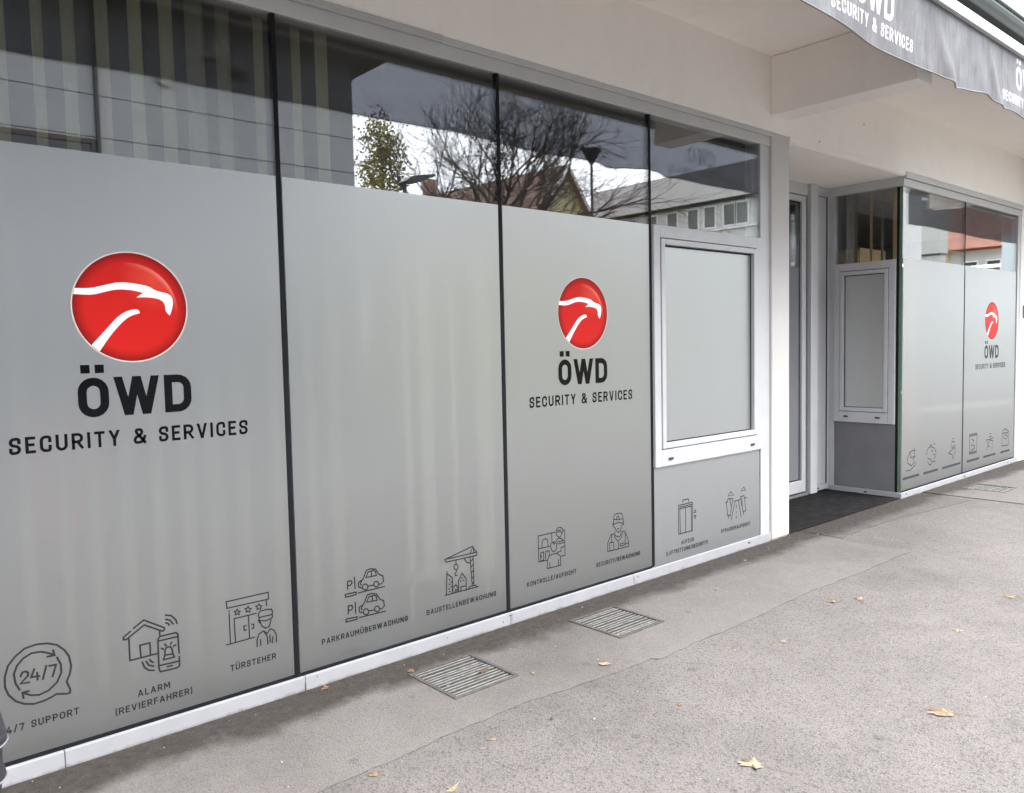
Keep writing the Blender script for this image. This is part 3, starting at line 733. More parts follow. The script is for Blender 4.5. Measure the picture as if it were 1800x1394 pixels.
BIRD = [[(-0.94,0.324),(-0.678,0.319),(-0.46,0.378),(-0.202,0.448),(0.056,0.433),(0.318,0.388),(0.432,0.304),(0.685,0.259),(0.74,0.135),(0.715,-0.023),(0.665,-0.147),(0.586,-0.063),(0.596,0.026),(0.541,0.14),(0.373,0.18),(0.19,0.185),(0.09,0.175),(0.209,0.264),(0.016,0.309),(-0.227,0.319),(-0.43,0.269),(-0.653,0.2),(-0.955,0.215)],[(-0.698,-0.677),(-0.43,-0.38),(-0.232,-0.157),(-0.068,-0.063),(0.066,-0.033),(0.125,-0.058),(0.135,-0.107),(0.026,-0.137),(-0.103,-0.202),(-0.276,-0.38),(-0.41,-0.548),(-0.579,-0.796)]]
SLATS = [(0.555,0.13,0.604,0.204),(0.681,0.13,0.719,0.21),(0.774,0.13,0.828,0.2),(0.887,0.13,0.943,0.199),(1.001,0.13,1.066,0.191),(1.113,0.13,1.183,0.186),(1.212,0.13,1.297,0.156),(1.334,0.13,1.412,0.173),(1.497,0.13,1.557,0.195),(1.666,0.13,1.728,0.194),(1.775,0.13,1.855,0.168),(2.0,0.13,2.075,0.177),(2.074,0.13,2.163,0.132),(2.237,0.13,2.325,0.146),(2.405,0.13,2.494,0.131),(2.573,0.13,2.662,0.135),(2.684,0.13,2.785,0.13)]

def icon(name, y, mat, parent, pname='pictogram'):
    wd, L = ICONS[name]; pr = Print(flat(y))
    for cl, pts in L:
        a, b, c = stroke2d(pts, wd, cl, wd * .3, 1.6); pr.strip(a, b, c)
    return pr.done(pname, mat, parent)
def smooth(pts, it=2):
    for _ in range(it):
        out = []; n = len(pts)
        for i in range(n):
            a, b, c = Vector(pts[i - 1]), Vector(pts[i]), Vector(pts[(i + 1) % n])
            if (a - b).normalized().dot((c - b).normalized()) > -.35: out.append(tuple(b)); continue     # keep sharp tips
            out += [tuple(b + (a - b) * .25), tuple(b + (c - b) * .25)]
        pts = out
    return pts
def emblem(cx, cz, r, y, parent):
    def disc(name, rad, yy, mat, inner=0):
        bm = bmesh.new(); n = 72
        v = [bm.verts.new((math.cos(2 * math.pi * k / n), 0, math.sin(2 * math.pi * k / n))) for k in range(n)]
        bm.faces.new(v[::-1]); bmesh.ops.recalc_face_normals(bm, faces=bm.faces)
        o = link(name, mesh(bm, name), mat, parent); o.location = (cx, yy, cz); o.scale = (rad, 1, rad); return o
    disc('emblem_edge', r * 1.0, y, M['pale']); disc('emblem_disc', r * .978, y - .0006, M['red'])
    pr = Print(flat(y - .0012))
    for b in BIRD:
        pts = []
        for u, v in b:
            l = math.hypot(u, v); k = min(1, .975 / l) if l > .9 else 1; pts.append((cx + u * r * k, cz + v * r * k))
        pr.poly(smooth(pts))
    pr.done('emblem_bird', M['white'], parent)
def logotype(cx, y, parent, dz=0):
    letters(flat(y), 'ÖWD', M['inkblack'], parent, cx - .198, cx + .198, 1.236 + dz, 1.236 + dz, .142, .205, .11)
    letters(flat(y), 'SECURITY & SERVICES', M['inkblack'], parent, cx - .416, cx + .416, 1.127 + dz, 1.127 + dz, .0575, .175, .21)

# ================================================================== left shopfront
YG0, YG1, YF, YP = 0.0, .006, -.0018, -.0022
J = [-.875, .320, 1.5165, 2.711, 3.9035]
left = empty('shop_window', (2.1, 0, 0), label='long run of frameless tall panes with frosted film left of the white column', cat='shop window')
films = []
def film_sheet(name, x0, x1, z0, z1, y, mat, parent):
    bm = bmesh.new(); bm.faces.new([bm.verts.new(p) for p in ((x0, y, z0), (x1, y, z0), (x1, y, z1), (x0, y, z1))])
    return link(name, mesh(bm, name), mat, parent)
def pane_pair(x0, x1, z0, z1, parent):
    boxes('glass_pane', [(x0, x1, YG0, YG1, z0, z1)], M['glass'], parent)
    boxes('inner_glass_pane', [(x0, x1, .016, .022, max(z0, 2.165), z1)], M['glass'], parent)
for i in range(4):
    x0, x1 = J[i] + .010, J[i + 1] - .010
    pane_pair(x0, x1, .076, 2.826, left)
    films.append(film_sheet('frosted_film', x0 + .004, x1 - .004, .082, 2.174, YF, M['film'], left))
for k, x in enumerate(J):
    boxes('joint_seal', [(x - .0098, x + .0098, -.002, .024, .074, 2.828)], M['black'], left)
boxes('bottom_seal', [(-.875, 3.893, -.0015, .026, .0655, .0755)], M['black'], left)
for a, b in ((-.9, .62), (.622, 1.545), (1.5465, 2.712), (2.7135, 3.70), (3.702, 5.2305)):
    boxes('base_rail', [(a, b, -.016, .07, -.05, .066)], M['rail'], left, .003)
boxes('top_rail', [(-.9, 5.2305, -.010, .07, 2.828, 2.893)], M['alug'], left, .003)
boxes('head_trim', [(-.9, 2.358, -.030, .0, 2.893, 2.9245)], M['alu'], left, .003)
boxes('head_trim', [(2.361, 5.2305, -.022, .0, 2.893, 2.9245)], M['alug'], left, .003)
boxes('end_post', [(5.104, 5.168, -.010, .07, .066, 2.828), (5.170, 5.2305, -.004, .07, .066, 2.828)], M['alu'], left, .003)
# fourth bay: clear light above, white casement, frosted panel below
pane_pair(3.914, 5.103, 2.178, 2.826, left)
casing = ring_frame('casement_frame', 'y', 3.914, 5.1035, .690, 2.176, .062, -.020, .07, M['alu'], left, .003, .105, .075)
ring_frame('sash', 'y', 3.982, 5.0365, .800, 2.096, .036, -.026, .05, M['alu'], casing, .004)
boxes('gasket', [(4.0185, 5.000, .001, .004, 2.0505, 2.0585), (4.0185, 4.0225, .001, .004, .838, 2.0505), (4.995, 5.000, .001, .004, .838, 2.0505), (4.0185, 5.000, .001, .004, .8365, .8425)], M['black'], casing)
boxes('sash_pane', [(4.0185, 5.000, .006, .012, .8365, 2.0595)], M['glass'], casing)
cfilm = film_sheet('frosted_film', 4.0225, 4.995, .8425, 2.0505, .0045, M['film_dense'], left)
boxes('drain_cap', [(4.040, 4.083, -.0275, -.0205, .728, .742)], M['dark'], casing, .002)
boxes('drain_cap', [(4.960, 5.003, -.0275, -.0205, .728, .742)], M['dark'], casing, .002)
boxes('glass_pane', [(3.914, 5.103, YG0, YG1, .068, .688)], M['glass'], left)
lfilm = film_sheet('frosted_film', 3.918, 5.099, .072, .686, YF, M['film_dense'], left)
boxes('weep_cap', [(4.93, 4.955, -.0185, -.0162, .038, .046)], M['dark'], left)
# prints on the films
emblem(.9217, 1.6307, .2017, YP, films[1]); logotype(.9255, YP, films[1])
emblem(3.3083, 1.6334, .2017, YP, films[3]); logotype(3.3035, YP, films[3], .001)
FM = [films[1]] * 4 + [films[2]] * 2 + [films[3]] * 2 + [lfilm] * 3
for (s, a, b, z0, z1, cap), f in zip(CAPTIONS, FM):
    z = (z0 + z1) / 2
    if s.startswith('4/7'):
        s = '24/7 SUPPORT'; a = a - .028
    pr = Print(flat(YP)); text(pr, s, a, b, z, z, .0255, .185, .18); pr.done('caption', M['inkgrey'], f)
for n_, f in (('round_the_clock', films[1]), ('house_alarm', films[1]), ('doorman', films[1]), ('parked_cars', films[2]), ('crane', films[2]), ('checkpoint', films[3]), ('guard', films[3]), ('lift', lfilm), ('road', lfilm)):
    icon(n_, YP, M['inkgrey'], f)
# wear on the base rail: knocks and smudges
bm = bmesh.new()
for x, z, a, b in ((1.543, .02, .006, .03), (1.60, .05, .004, .006), (2.66, .03, .004, .008), (2.715, .054, .022, .003), (2.72, .03, .003, .022), (3.70, .03, .004, .028), (3.74, .048, .012, .003), (2.30, .04, .005, .004)):
    n = 9; c = [(x + a * math.cos(2 * math.pi * k / n) * rng.uniform(.5, 1.1), -.0168, z + b * math.sin(2 * math.pi * k / n) * rng.uniform(.5, 1.1)) for k in range(n)]
    v = [bm.verts.new(p) for p in c]; bm.faces.new(v)
link('paint_chip', mesh(bm), plain('chip_dirt', (.09, .08, .075), .9, .3, 30), left)

# ================================================================== right shopfront with its return
right = empty('shop_window', (9, 0, 0), label='frosted corner shop window with small red emblem right of the entrance', cat='shop window')
RJ = [7.424, 8.862, 10.392]
rfilms = []
for i in range(2):
    x0, x1 = RJ[i] + (.012 if i else .004), RJ[i + 1] - .010
    pane_pair(x0, x1, .066, 2.80, right)
    rfilms.append(film_sheet('frosted_film', x0 + .004, x1 - .004, .070, 2.172, YF, M['film'], right))
boxes('joint_seal', [(8.8525, 8.8735, -.002, .024, .064, 2.80)], M['black'], right)
boxes('bottom_seal', [(7.43, 10.39, -.0015, .026, .054, .0645)], M['black'], right)
boxes('base_rail', [(7.405, 8.862, -.016, .07, -.05, .054)], M['rail'], right, .003)
boxes('base_rail', [(8.8635, 10.50, -.016, .07, -.05, .054)], M['rail'], right, .003)
boxes('top_rail', [(7.41, 10.50, -.012, .07, 2.80, 2.866)], M['alug'], right, .003)
boxes('head_trim', [(7.42, 10.50, -.03, .0, 2.869, 2.922)], M['alug'], right, .006)
boxes('end_post', [(10.392, 10.44, -.010, .07, .054, 2.80), (10.442, 10.50, -.004, .07, .054, 2.80)], M['alu'], right, .003)
boxes('screw_cap', [(7.50, 7.515, -.018, -.0162, .03, .042)], M['dark'], right); boxes('screw_cap', [(8.885, 8.905, -.018, -.0162, .02, .035)], M['dark'], right); boxes('screw_cap', [(10.15, 10.17, -.018, -.0162, .022, .036)], M['dark'], right)
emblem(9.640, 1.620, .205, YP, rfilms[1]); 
letters(flat(YP), 'ÖWD', M['inkgrey'], rfilms[1], 9.435, 9.855, 1.217, 1.217, .142, .205, .11)
pr = Print(flat(YP)); text(pr, 'SECURITY & SERVICES', 9.185, 10.060, 1.110, 1.110, .054, .175, .21); pr.done('lettering', M['inkgrey'], rfilms[1])
for i, nme in enumerate(('mark_a', 'mark_b', 'mark_c', 'mark_d', 'mark_e', 'mark_f')): icon(nme, YP, M['inkfaint'], rfilms[0] if i < 3 else rfilms[1])
for i, (a, b, z) in enumerate(CAPTION_BARS):
    pr = Print(flat(YP)); pr.poly([(a, z - .011), (b, z - .011), (b, z + .011), (a, z + .011)]); pr.done('caption', M['inkfaint'], rfilms[0] if i < 3 else rfilms[1])
# return wall of the recess (plane x = 7.42)
ret = empty('side_window', (7.42, .33, 0), label='narrow side window with grey framed casement facing the entrance recess', cat='window')
XR = 7.42
boxes('corner_seal', [(XR - .002, XR + .020, .028, .050, .052, 2.80)], M['black'], ret)
boxes('corner_glass_edge', [(XR - .001, XR + .003, .001, .027, .056, 2.80)], plain('green_glass_edge', (.10, .17, .12), .2, .1), ret)
boxes('base_rail', [(XR - .014, XR + .05, .001, .70, -.05, .053)], M['rail'], ret, .003)
boxes('top_rail', [(XR - .012, XR + .05, .001, .69, 2.801, 2.883)], M['alug'], ret, .003)
boxes('jamb', [(XR - .010, XR + .05, .628, .69, .053, 2.80)], M['alu'], ret, .003)
boxes('glass_pane', [(XR, XR + .006, .051, .627, 2.162, 2.80)], M['glass'], ret)
cas = ring_frame('casement_frame', 'x', .052, .627, .676, 2.160, .058, XR - .022, XR + .05, M['alu'], ret, .003, .10, .07)
ring_frame('sash', 'x', .114, .565, .780, 2.085, .036, XR - .028, XR + .04, M['alu'], cas, .004)
boxes('gasket', [(XR - .002, XR + .001, .151, .155, .817, 2.048), (XR - .002, XR + .001, .523, .528, .817, 2.048), (XR - .002, XR + .001, .155, .523, 2.042, 2.048), (XR - .002, XR + .001, .155, .523, .817, .821)], M['black'], cas)
boxes('sash_pane', [(XR + .003, XR + .009, .151, .528, .817, 2.048)], M['glass'], cas)
boxes('frosted_film', [(XR + .0012, XR + .002, .155, .523, .821, 2.042)], M['film_return'], ret)
for y in (.18, .48): boxes('drain_cap', [(XR - .031, XR - .0225, y, y + .045, .722, .736)], M['dark'], cas, .002)
boxes('glass_pane', [(XR, XR + .006, .051, .627, .054, .674)], M['glass'], ret)
boxes('frosted_film', [(XR - .0015, XR - .0008, .052, .626, .056, .672)], plain('dark_grey_film', (.13, .13, .135), .6, .12, 2), ret)
boxes('weep_cap', [(XR - .0165, XR - .0142, .30, .33, .022, .034)], M['dark'], ret)

# ================================================================== entrance door at the back of the recess
door = empty('entrance_door', (6.5, .7, 0), label='grey framed glass entrance door set back in the recess beside the column', cat='door')
YD = .70
boxes('door_frame', [(5.472, 5.56, YD - .01, YD + .08, .015, 2.883), (7.03, 7.155, YD - .045, YD + .08, .015, 2.883), (5.56, 7.03, YD - .01, YD + .08, 2.775, 2.883), (7.155, 7.418, YD - .01, YD + .08, 2.83, 2.883)], M['alug'], door, .003)
boxes('threshold', [(5.56, 7.03, YD - .03, YD + .08, .004, .03)], M['galv'], door, .003)
leaf = ring_frame('door_leaf', 'y', 5.60, 6.99, .045, 2.765, .075, YD - .018, YD + .05, M['alu'], door, .004, .11, .055)
boxes('door_seal', [(6.991, 7.029, YD + .0, YD + .02, .04, 2.77), (5.5605, 5.599, YD + .0, YD + .02, .04, 2.77)], M['black'], door)
boxes('door_glass', [(5.676, 6.914, YD + .01, YD + .016, .156, 2.709)], M['glass'], leaf)
boxes('gasket', [(6.909, 6.9145, YD + .005, YD + .008, .156, 2.709), (5.676, 6.909, YD + .005, YD + .008, 2.700, 2.709), (5.676, 6.909, YD + .005, YD + .008, .156, .163)], M['black'], leaf)
boxes('frosted_film', [(5.68, 6.906, YD + .0085, YD + .0092, .165, 2.118)], plain('door_grey_film', (.15, .155, .165), .6, .08, 2), leaf)
pr = Print(flat(YD + .0080)); pr.poly([(6.60, .43), (6.73, .43), (6.735, .49), (6.60, .49)]); pr.done('red_sticker', M['redpatch'], leaf)
bm = bmesh.new(); tube(bm, [(5.70, YD - .03, .95), (5.70, YD - .07, .97), (5.70, YD - .07, 1.45), (5.70, YD - .03, 1.47)], .014, 8); link('handle', mesh(bm), M['galv'], leaf, smooth=True)
pan = ring_frame('side_panel_frame', 'y', 7.157, 7.418, .02, 2.828, .03, YD - .02, YD + .06, M['alu'], door, .003, .05, .03)
boxes('side_panel', [(7.188, 7.372, YD - .012, YD + .03, .073, 2.793)], M['alu'], door, .003)
boxes('panel_gap', [(7.373, 7.380, YD - .017, YD + .02, .071, 2.795)], M['black'], door)
boxes('lock_cap', [(7.20, 7.225, YD - .024, YD - .0205, .036, .05)], M['dark'], door)
boxes('hall_dark_backing', [(5.472, 7.298, 1.60, 1.62, .02, 2.94)], plain('hall_backing_dark', (.05, .048, .05), .9, .2), bld)  # near-black backing sheet, its colour stands in for the dim hall
mt = tag(boxes('door_mat', [(5.475, 7.40, .0, .68, .0, .012)], M['mat'], None, .004), 'dark rubber floor mat filling the entrance recess', 'mat')

# ================================================================== awning
awn = empty('awning', (4, -1.29, 3.28), label='grey fabric awning valance with white lettering hanging from the canopy edge', cat='awning')
def fold(x, z):
    t = max(0.0, min(1.0, (3.285 - z) / .38))
    f = .020 * math.sin(x * 2.3 + .7) + .012 * math.sin(x * 5.1 + 2 * t) + .007 * math.sin(x * 11.3 + 3.1 * t)
    for c, a, s, sl in ((4.86, .05, .06, .25), (5.02, .03, .05, -.12), (5.63, .06, .055, .22), (5.46, .03, .07, .1), (3.2, .03, .08, .1), (1.8, .04, .07, -.2), (.6, .03, .08, .2), (6.6, .03, .07, .2)):
        f += a * math.exp(-((x - c - sl * (t - .5)) / s) ** 2)
    return -1.29 - .34 * f * t - .002
def sag(x):
    z = 2.902 + .007 * math.sin(x * 2.1 + 2.6) + .004 * math.sin(x * 5.7)
    z -= .020 * math.exp(-((x - 5.05) / .10) ** 2); z += .022 * math.exp(-((x - 5.50) / .18) ** 2); z -= .014 * math.exp(-((x - 5.78) / .12) ** 2)
    z += .025 * math.exp(-((x - 3.4) / .5) ** 2)
    return z
def fabric_mat():
    m = bpy.data.materials.new('awning_fabric'); m.use_nodes = True; nt = m.node_tree; b = nt.nodes['Principled BSDF']; g = coords(nt)
    streak = noise(nt, g, 5, 6, .7, (3.0, 1, .35)); blot = noise(nt, g, 6, 5, .6)
    c = ramp(nt, mixc(nt, .5, streak, blot), [(.36, (.075, .075, .08)), (.52, (.115, .115, .125)), (.70, (.18, .18, .19))])
    nt.links.new(c, b.inputs['Base Color']); b.inputs['Roughness'].default_value = .7; b.inputs['Specular IOR Level'].default_value = .25
    bump(nt, b, noise(nt, g, 18, 4, .6, (2, 1, .5)), .35, .01)
    t = N(nt, 'ShaderNodeBsdfTransparent'); t.inputs[0].default_value = (.80, .84, .95, 1)
    mx = N(nt, 'ShaderNodeMixShader'); mx.inputs[0].default_value = .14
    nt.links.new(b.outputs[0], mx.inputs[1]); nt.links.new(t.outputs[0], mx.inputs[2])
    nt.links.new(mx.outputs[0], nt.nodes['Material Output'].inputs[0]); return m
FAB = fabric_mat()
def valance(x0, x1, parent):
    bm = bmesh.new(); nx, nz = int((x1 - x0) / .03), 12; V = []
    for i in range(nx + 1):
        x = x0 + (x1 - x0) * i / nx; zb = sag(x)
        V.append([bm.verts.new((x, fold(x, 3.285 - (3.285 - zb) * j / nz), 3.285 - (3.285 - zb) * j / nz)) for j in range(nz + 1)])
    for i in range(nx):
        for j in range(nz): bm.faces.new((V[i][j], V[i][j + 1], V[i + 1][j + 1], V[i + 1][j]))
    o = link('valance', mesh(bm, 'valance'), FAB, parent, smooth=True)
    bm = bmesh.new()
    tube(bm, [(x0 + (x1 - x0) * i / nx, fold(x0 + (x1 - x0) * i / nx, sag(x0 + (x1 - x0) * i / nx)), sag(x0 + (x1 - x0) * i / nx)) for i in range(nx + 1)], .0045, 5)
    link('hem', mesh(bm), plain('hem_tape', (.16, .155, .15), .8, .2), o); return o
def awning_parts(parent, x0, x1, spots):
    v = valance(x0, x1, parent)
    boxes('front_rail', [(x0 - .03, x1 + .03, -1.318, -1.262, 3.283, 3.345)], plain('awning_rail', (.50, .52, .49), .4, .08, 3), parent, .004)
    boxes('awning_box', [(x0 - .03, x1 + .03, -1.261, -1.137, 3.300, 3.40)], plain('awning_box_paint', (.10, .085, .095), .5, .2), parent, .004)
    for xs in spots:
        for s, a, b, z, cap, wt, sp in (('ÖWD', xs + .24, xs + .66, 3.062, .155, .19, .10), ('SECURITY & SERVICES', xs, xs + .895, 2.962, .066, .175, .2)):
            letters(lambda x, zz, k: (x, fold(x, zz) - .0016 - k * .00003, zz), s, M['valprint'], v, a, b, z + (sag(a) - 2.91) * .6, z + (sag(b) - 2.91) * .6, cap, wt, sp)
    return v
awning_parts(awn, -4.2, 7.6, [3.605 + 2.205 * k for k in (-3, -2, -1, 0, 1)])
awn2 = empty('awning', (12, -1.29, 3.28), label='second grey awning valance beyond the right shop window', cat='awning')
awning_parts(awn2, 10.62, 20.0, [11.5, 13.7, 15.9])

# ================================================================== vertical blinds
def slat_mat(name, c): 
    m, nt, b = newmat(name); g = coords(nt)
    col = ramp(nt, noise(nt, g, 6, 3, .5, (1, 1, .15)), [(.3, tuple(x * .85 for x in c)), (.7, c)])
    nt.links.new(col, b.inputs['Base Color']); b.inputs['Roughness'].default_value = .8
    tr = N(nt, 'ShaderNodeBsdfTranslucent'); nt.links.new(col, tr.inputs['Color'])
    mx = N(nt, 'ShaderNodeMixShader'); mx.inputs[0].default_value = .3
    nt.links.new(b.outputs[0], mx.inputs[1]); nt.links.new(tr.outputs[0], mx.inputs[2]); nt.links.new(mx.outputs[0], nt.nodes['Material Output'].inputs[0]); return m
SLM = slat_mat('cream_slat', (.70, .70, .50)); SLW = slat_mat('warm_slat', (.62, .50, .28)); SLG = slat_mat('greyish_cream_slat', (.52, .52, .42)); SLB = slat_mat('brown_slat', (.30, .26, .19))  # greyish cream varies the slat tone at random
def slat(a, b, z0, z1, mat, parent, name='slat'):
    bm = bmesh.new(); A, B = Vector((a[0], a[1])), Vector((b[0], b[1])); d = B - A; n = Vector((-d.y, d.x)).normalized(); V = []
    for k in range(9):
        t = k / 8; p = A + d * t + n * .013 * math.sin(2 * math.pi * t + .4); V.append((bm.verts.new((p.x, p.y, z0)), bm.verts.new((p.x, p.y, z1))))
    for u, v in zip(V, V[1:]): bm.faces.new((u[0], v[0], v[1], u[1]))
    bmesh.ops.solidify(bm, geom=bm.faces[:], thickness=.0012)
    return link(name, mesh(bm), mat, parent)
bl = empty('vertical_blind', (2, .15, 2.85), label='cream vertical slat blind hanging inside behind the left panes', cat='blind')
boxes('headrail', [(-.8, 3.88, .13, .17, 2.86, 2.90)], plain('blind_rail', (.3, .3, .28), .5), bl)
for x0, y0, x1, y1 in [q for q in SLATS if q[0] < 1.95]: slat((x0, y0), (x1, y1), .20 + rng.uniform(-.01, .02), 2.86, rng.choice((SLM, SLM, SLG)), bl)
for k in range(9): slat((-.75 + k * .13, .13), (-.71 + k * .13, .205), .20, 2.86, SLM, bl)
ru = empty('red_display', (.7, .3, 0), label='red display board standing inside, a pink blur through the first pane', cat='display')
boxes('board', [(.60, .86, .22, .235, .78, 1.26)], plain('red_board', (.50, .03, .06), .6, .1), ru); boxes('stand', [(.71, .74, .24, .26, .02, .9), (.60, .86, .18, .34, .02, .045)], M['galv'], ru)
scr = empty('folding_screen', (2.5, .3, 0), label='cream panel screen standing inside behind the frosted second pane', cat='screen')
for x0, x1, y in ((2.19, 2.23, .16), (2.31, 2.39, .20), (2.47, 2.50, .15), (2.59, 2.695, .09)): boxes('screen_panel', [(x0, x1, y, y + .012, .27, 2.02)], SLM, scr, .002)
boxes('screen_rail', [(2.15, 2.72, .155, .17, 1.9, 1.95), (2.15, 2.72, .155, .17, .3, .35)], SLM, scr)
for x in (2.2, 2.68): boxes('screen_foot', [(x - .02, x + .02, .1, .45, .02, .05), (x - .012, x + .012, .155, .17, .05, 1.9)], SLM, scr)
bl2 = empty('vertical_blind', (8, .4, 2.85), label='brownish vertical slat blind inside the corner window by the entrance', cat='blind')
boxes('headrail', [(7.55, 10.3, .13, .17, 2.86, 2.90)], plain('blind_rail_b', (.3, .3, .28), .5), bl2)
for y, wd_, mt_ in ((.11, .085, 1), (.27, .03, 0), (.36, .05, 1), (.50, .08, 0), (.585, .05, 0)): slat((7.62, y), (7.62 + .06, y + wd_), .25, 2.85, SLW if mt_ else SLB, bl2)
for k in range(0): slat((7.72 + k * .19, .13), (7.78 + k * .19, .20), .2, 2.86, SLM, bl2)
cab = empty('cupboard', (8.7, 1.2, 0), label='pale wooden cupboard inside behind the side window', cat='cupboard')
wood = plain('cupboard_wood', (.50, .34, .15), .6, .15, 8, scl=(1, 1, 6))
boxes('cabinet_body', [(8.5, 9.1, .9, 1.9, .02, 2.42)], wood, cab, .004)
for k in range(2): boxes('cabinet_door', [(8.478, 8.498, .91 + .5 * k, 1.39 + .5 * k, .08, 2.39)], wood, cab, .004)

# ================================================================== grates in the pavement
bar_me = None
GLAB = ['steel floor grate with leaves on it under the second pane', 'steel floor grate under the third pane left of the column', 'silted floor grate in front of the right shop window']
for i, (x0, x1, y0, y1) in enumerate(GR):
    g = empty('floor_grate', ((x0 + x1) / 2, (y0 + y1) / 2, 0), label=GLAB[i], cat='grate', group='pavement grates by the shopfront')
    boxes('grate_frame', [(x0 - .012, x0 + .006, y0 - .012, y1 + .012, -.06, .0095), (x1 - .006, x1 + .012, y0 - .012, y1 + .012, -.06, .0095), (x0 + .006, x1 - .006, y0 - .012, y0 + .006, -.06, .0095), (x0 + .006, x1 - .006, y1 - .006, y1 + .012, -.06, .0085)], M['rust'], g, .002)
    boxes('pit', [(x0 - .02, x1 + .02, y0 - .02, y1 + .02, -.15, -.10 if i < 2 else -.014)], M['pit'], g)
    n = 13
    if bar_me is None:
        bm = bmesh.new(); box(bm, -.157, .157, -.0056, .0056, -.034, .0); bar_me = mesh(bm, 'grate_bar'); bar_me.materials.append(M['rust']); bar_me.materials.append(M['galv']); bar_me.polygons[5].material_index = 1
        for pg in bar_me.polygons: pg.material_index = 1 if pg.normal.z > .5 else 0  # shade of the gaps put into dark side colour; tops worn brighter
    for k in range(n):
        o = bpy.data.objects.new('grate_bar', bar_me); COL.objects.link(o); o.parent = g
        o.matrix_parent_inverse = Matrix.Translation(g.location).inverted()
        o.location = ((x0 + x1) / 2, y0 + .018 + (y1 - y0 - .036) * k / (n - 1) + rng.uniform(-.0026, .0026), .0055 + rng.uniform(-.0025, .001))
    boxes('cross_bar', [(x0 + (x1 - x0) * t - .003, x0 + (x1 - x0) * t + .003, y0 + .006, y1 - .006, -.028, -.006) for t in (.02, .34, .66, .98)], M['galv'], g)

# ================================================================== fallen leaves
def leaf_mat(n, c): return plain(n, c, .7, .3, 60)
LMS = [leaf_mat('tan_leaf', (.34, .24, .155)), leaf_mat('orange_leaf', (.30, .18, .10)), leaf_mat('pale_leaf', (.38, .31, .225)), leaf_mat('brown_leaf', (.15, .10, .07))]
def fallen_leaf(x, y, size, rot, mi, curl, label, stem=.0, z=.0):
    r2 = random.Random(int(x * 1000) + int(y * 977)); bm = bmesh.new()
    lob = [0, 25, 48, 70, 95, 120, 145, 165, 180, 195, 215, 240, 265, 290, 312, 335]
    rad = [1.0, .55, .92, .5, .85, .45, .6, .35, .25, .35, .62, .45, .8, .5, .95, .5]
    c = bm.verts.new((0, 0, .25 * curl)); V = []
    for a, q in zip(lob, rad):
        q *= r2.uniform(.62, 1.2); an = math.radians(a + r2.uniform(-6, 6)); px, py = q * math.cos(an), q * math.sin(an) * r2.uniform(.45, .75)
        V.append((bm.verts.new((px * .55, py * .55, .12 * curl + .25 * curl * abs(py) + r2.uniform(-.04, .04))), bm.verts.new((px, py, max(0, .7 * curl * py * py + .35 * curl * (px * px) * r2.uniform(.2, 1.0))))))
    n = len(V)
    for k in range(n):
        a, b = V[k], V[(k + 1) % n]
        bm.faces.new((c, a[0], b[0])); bm.faces.new((a[0], a[1], b[1], b[0]))
    bmesh.ops.solidify(bm, geom=bm.faces[:], thickness=.01)
    me = mesh(bm, 'leaf_blade')
    top = .0075 if (y > -.72 and x < 5.6) else .001
    e = empty('fallen_leaf', (x, y, top + z), label=label, cat='leaf', group='fallen autumn leaves')
    o = bpy.data.objects.new('leaf_blade', me); COL.objects.link(o); me.materials.append(LMS[mi]); o.parent = e
    e.rotation_euler = (0, 0, rot); o.scale = (size, size, size)
    if stem:
        bm = bmesh.new(); tube(bm, [(-size * .2, 0, .006), (-size * .6, .004, .008), (-size * .2 - stem * .6, stem * .12, .004), (-size * .2 - stem, stem * .2, .002)], .0012, 4)
        s = link('leaf_stem', mesh(bm), LMS[3]); s.parent = e
LV = [(3.256, -1.949, .085, 2.35, 0, .6, 'large tan leaf with long stem lying at the right foreground', .10),
 (2.390, -1.656, .075, 2.1, 2, .55, 'pale torn leaf with long stem at the bottom of the picture', .12),
 (1.613, -.058, .036, .6, 1, .5, 'orange leaf against the base rail left of the first grate', 0),
 (1.985, -.165, .042, 1.2, 1, .4, 'orange leaf at the corner of the first grate', .02),
 (1.401, -.807, .036, 2.4, 0, .5, 'tan leaf at the ragged patch edge near the bottom', .03),
 (1.538, -1.063, .042, .3, 2, .3, 'pale leaf cut by the bottom edge of the picture', 0),
 (4.243, -.994, .055, 1.9, 0, .5, 'brownish curled leaf, left of the pair beyond the patch edge', .03),
 (4.380, -1.079, .055, .9, 2, .6, 'pale curled leaf, right of the pair beyond the patch edge', .04),
 (3.967, -.420, .035, .2, 2, .3, 'small pale leaf on the patch below the lift pictogram', 0),
 (2.124, -.931, .022, .7, 3, .6, 'small dark curled leaf beyond the patch edge', 0),
 (2.672, -.718, .050, 2.6, 2, .5, 'pale brown leaf at the patch edge between the two grates', .03),
 (2.244, -1.046, .018, 1.0, 2, .3, 'tiny pale leaf right of the small dark curled leaf', 0),
 (2.215, -.395, .050, .2, 3, .4, 'brown leaf lying on the first grate', .03),
 (2.360, -.567, .025, .9, 0, .4, 'small tan leaf right of the first grate', 0),
 (2.583, -1.198, .022, 1.6, 1, .8, 'small rust brown curled leaf on the open pavement', 0),
 (1.857, -.897, .024, 2.8, 0, .4, 'small tan leaf just outside the patch edge', 0),
 (5.011, -1.647, .055, 2.2, 0, .5, 'tan leaf at the right edge of the picture', .03),
 (4.239, -1.645, .040, 1.1, 2, .4, 'pale leaf on the open pavement far right', 0),
 (2.989, -.510, .034, .5, 0, .3, 'tan leaf on the near corner of the second grate', .02),
 (4.630, -.185, .022, .3, 2, .2, 'tiny whitish leaf below the column side of the fourth bay', 0),
 (3.50, -1.12, .030, .9, 2, .4, 'small pale leaf beyond the patch below the fourth bay', .02),
 (3.24, -1.02, .022, .4, 2, .3, 'tiny pale leaf right of the patch edge below the third bay', 0)]
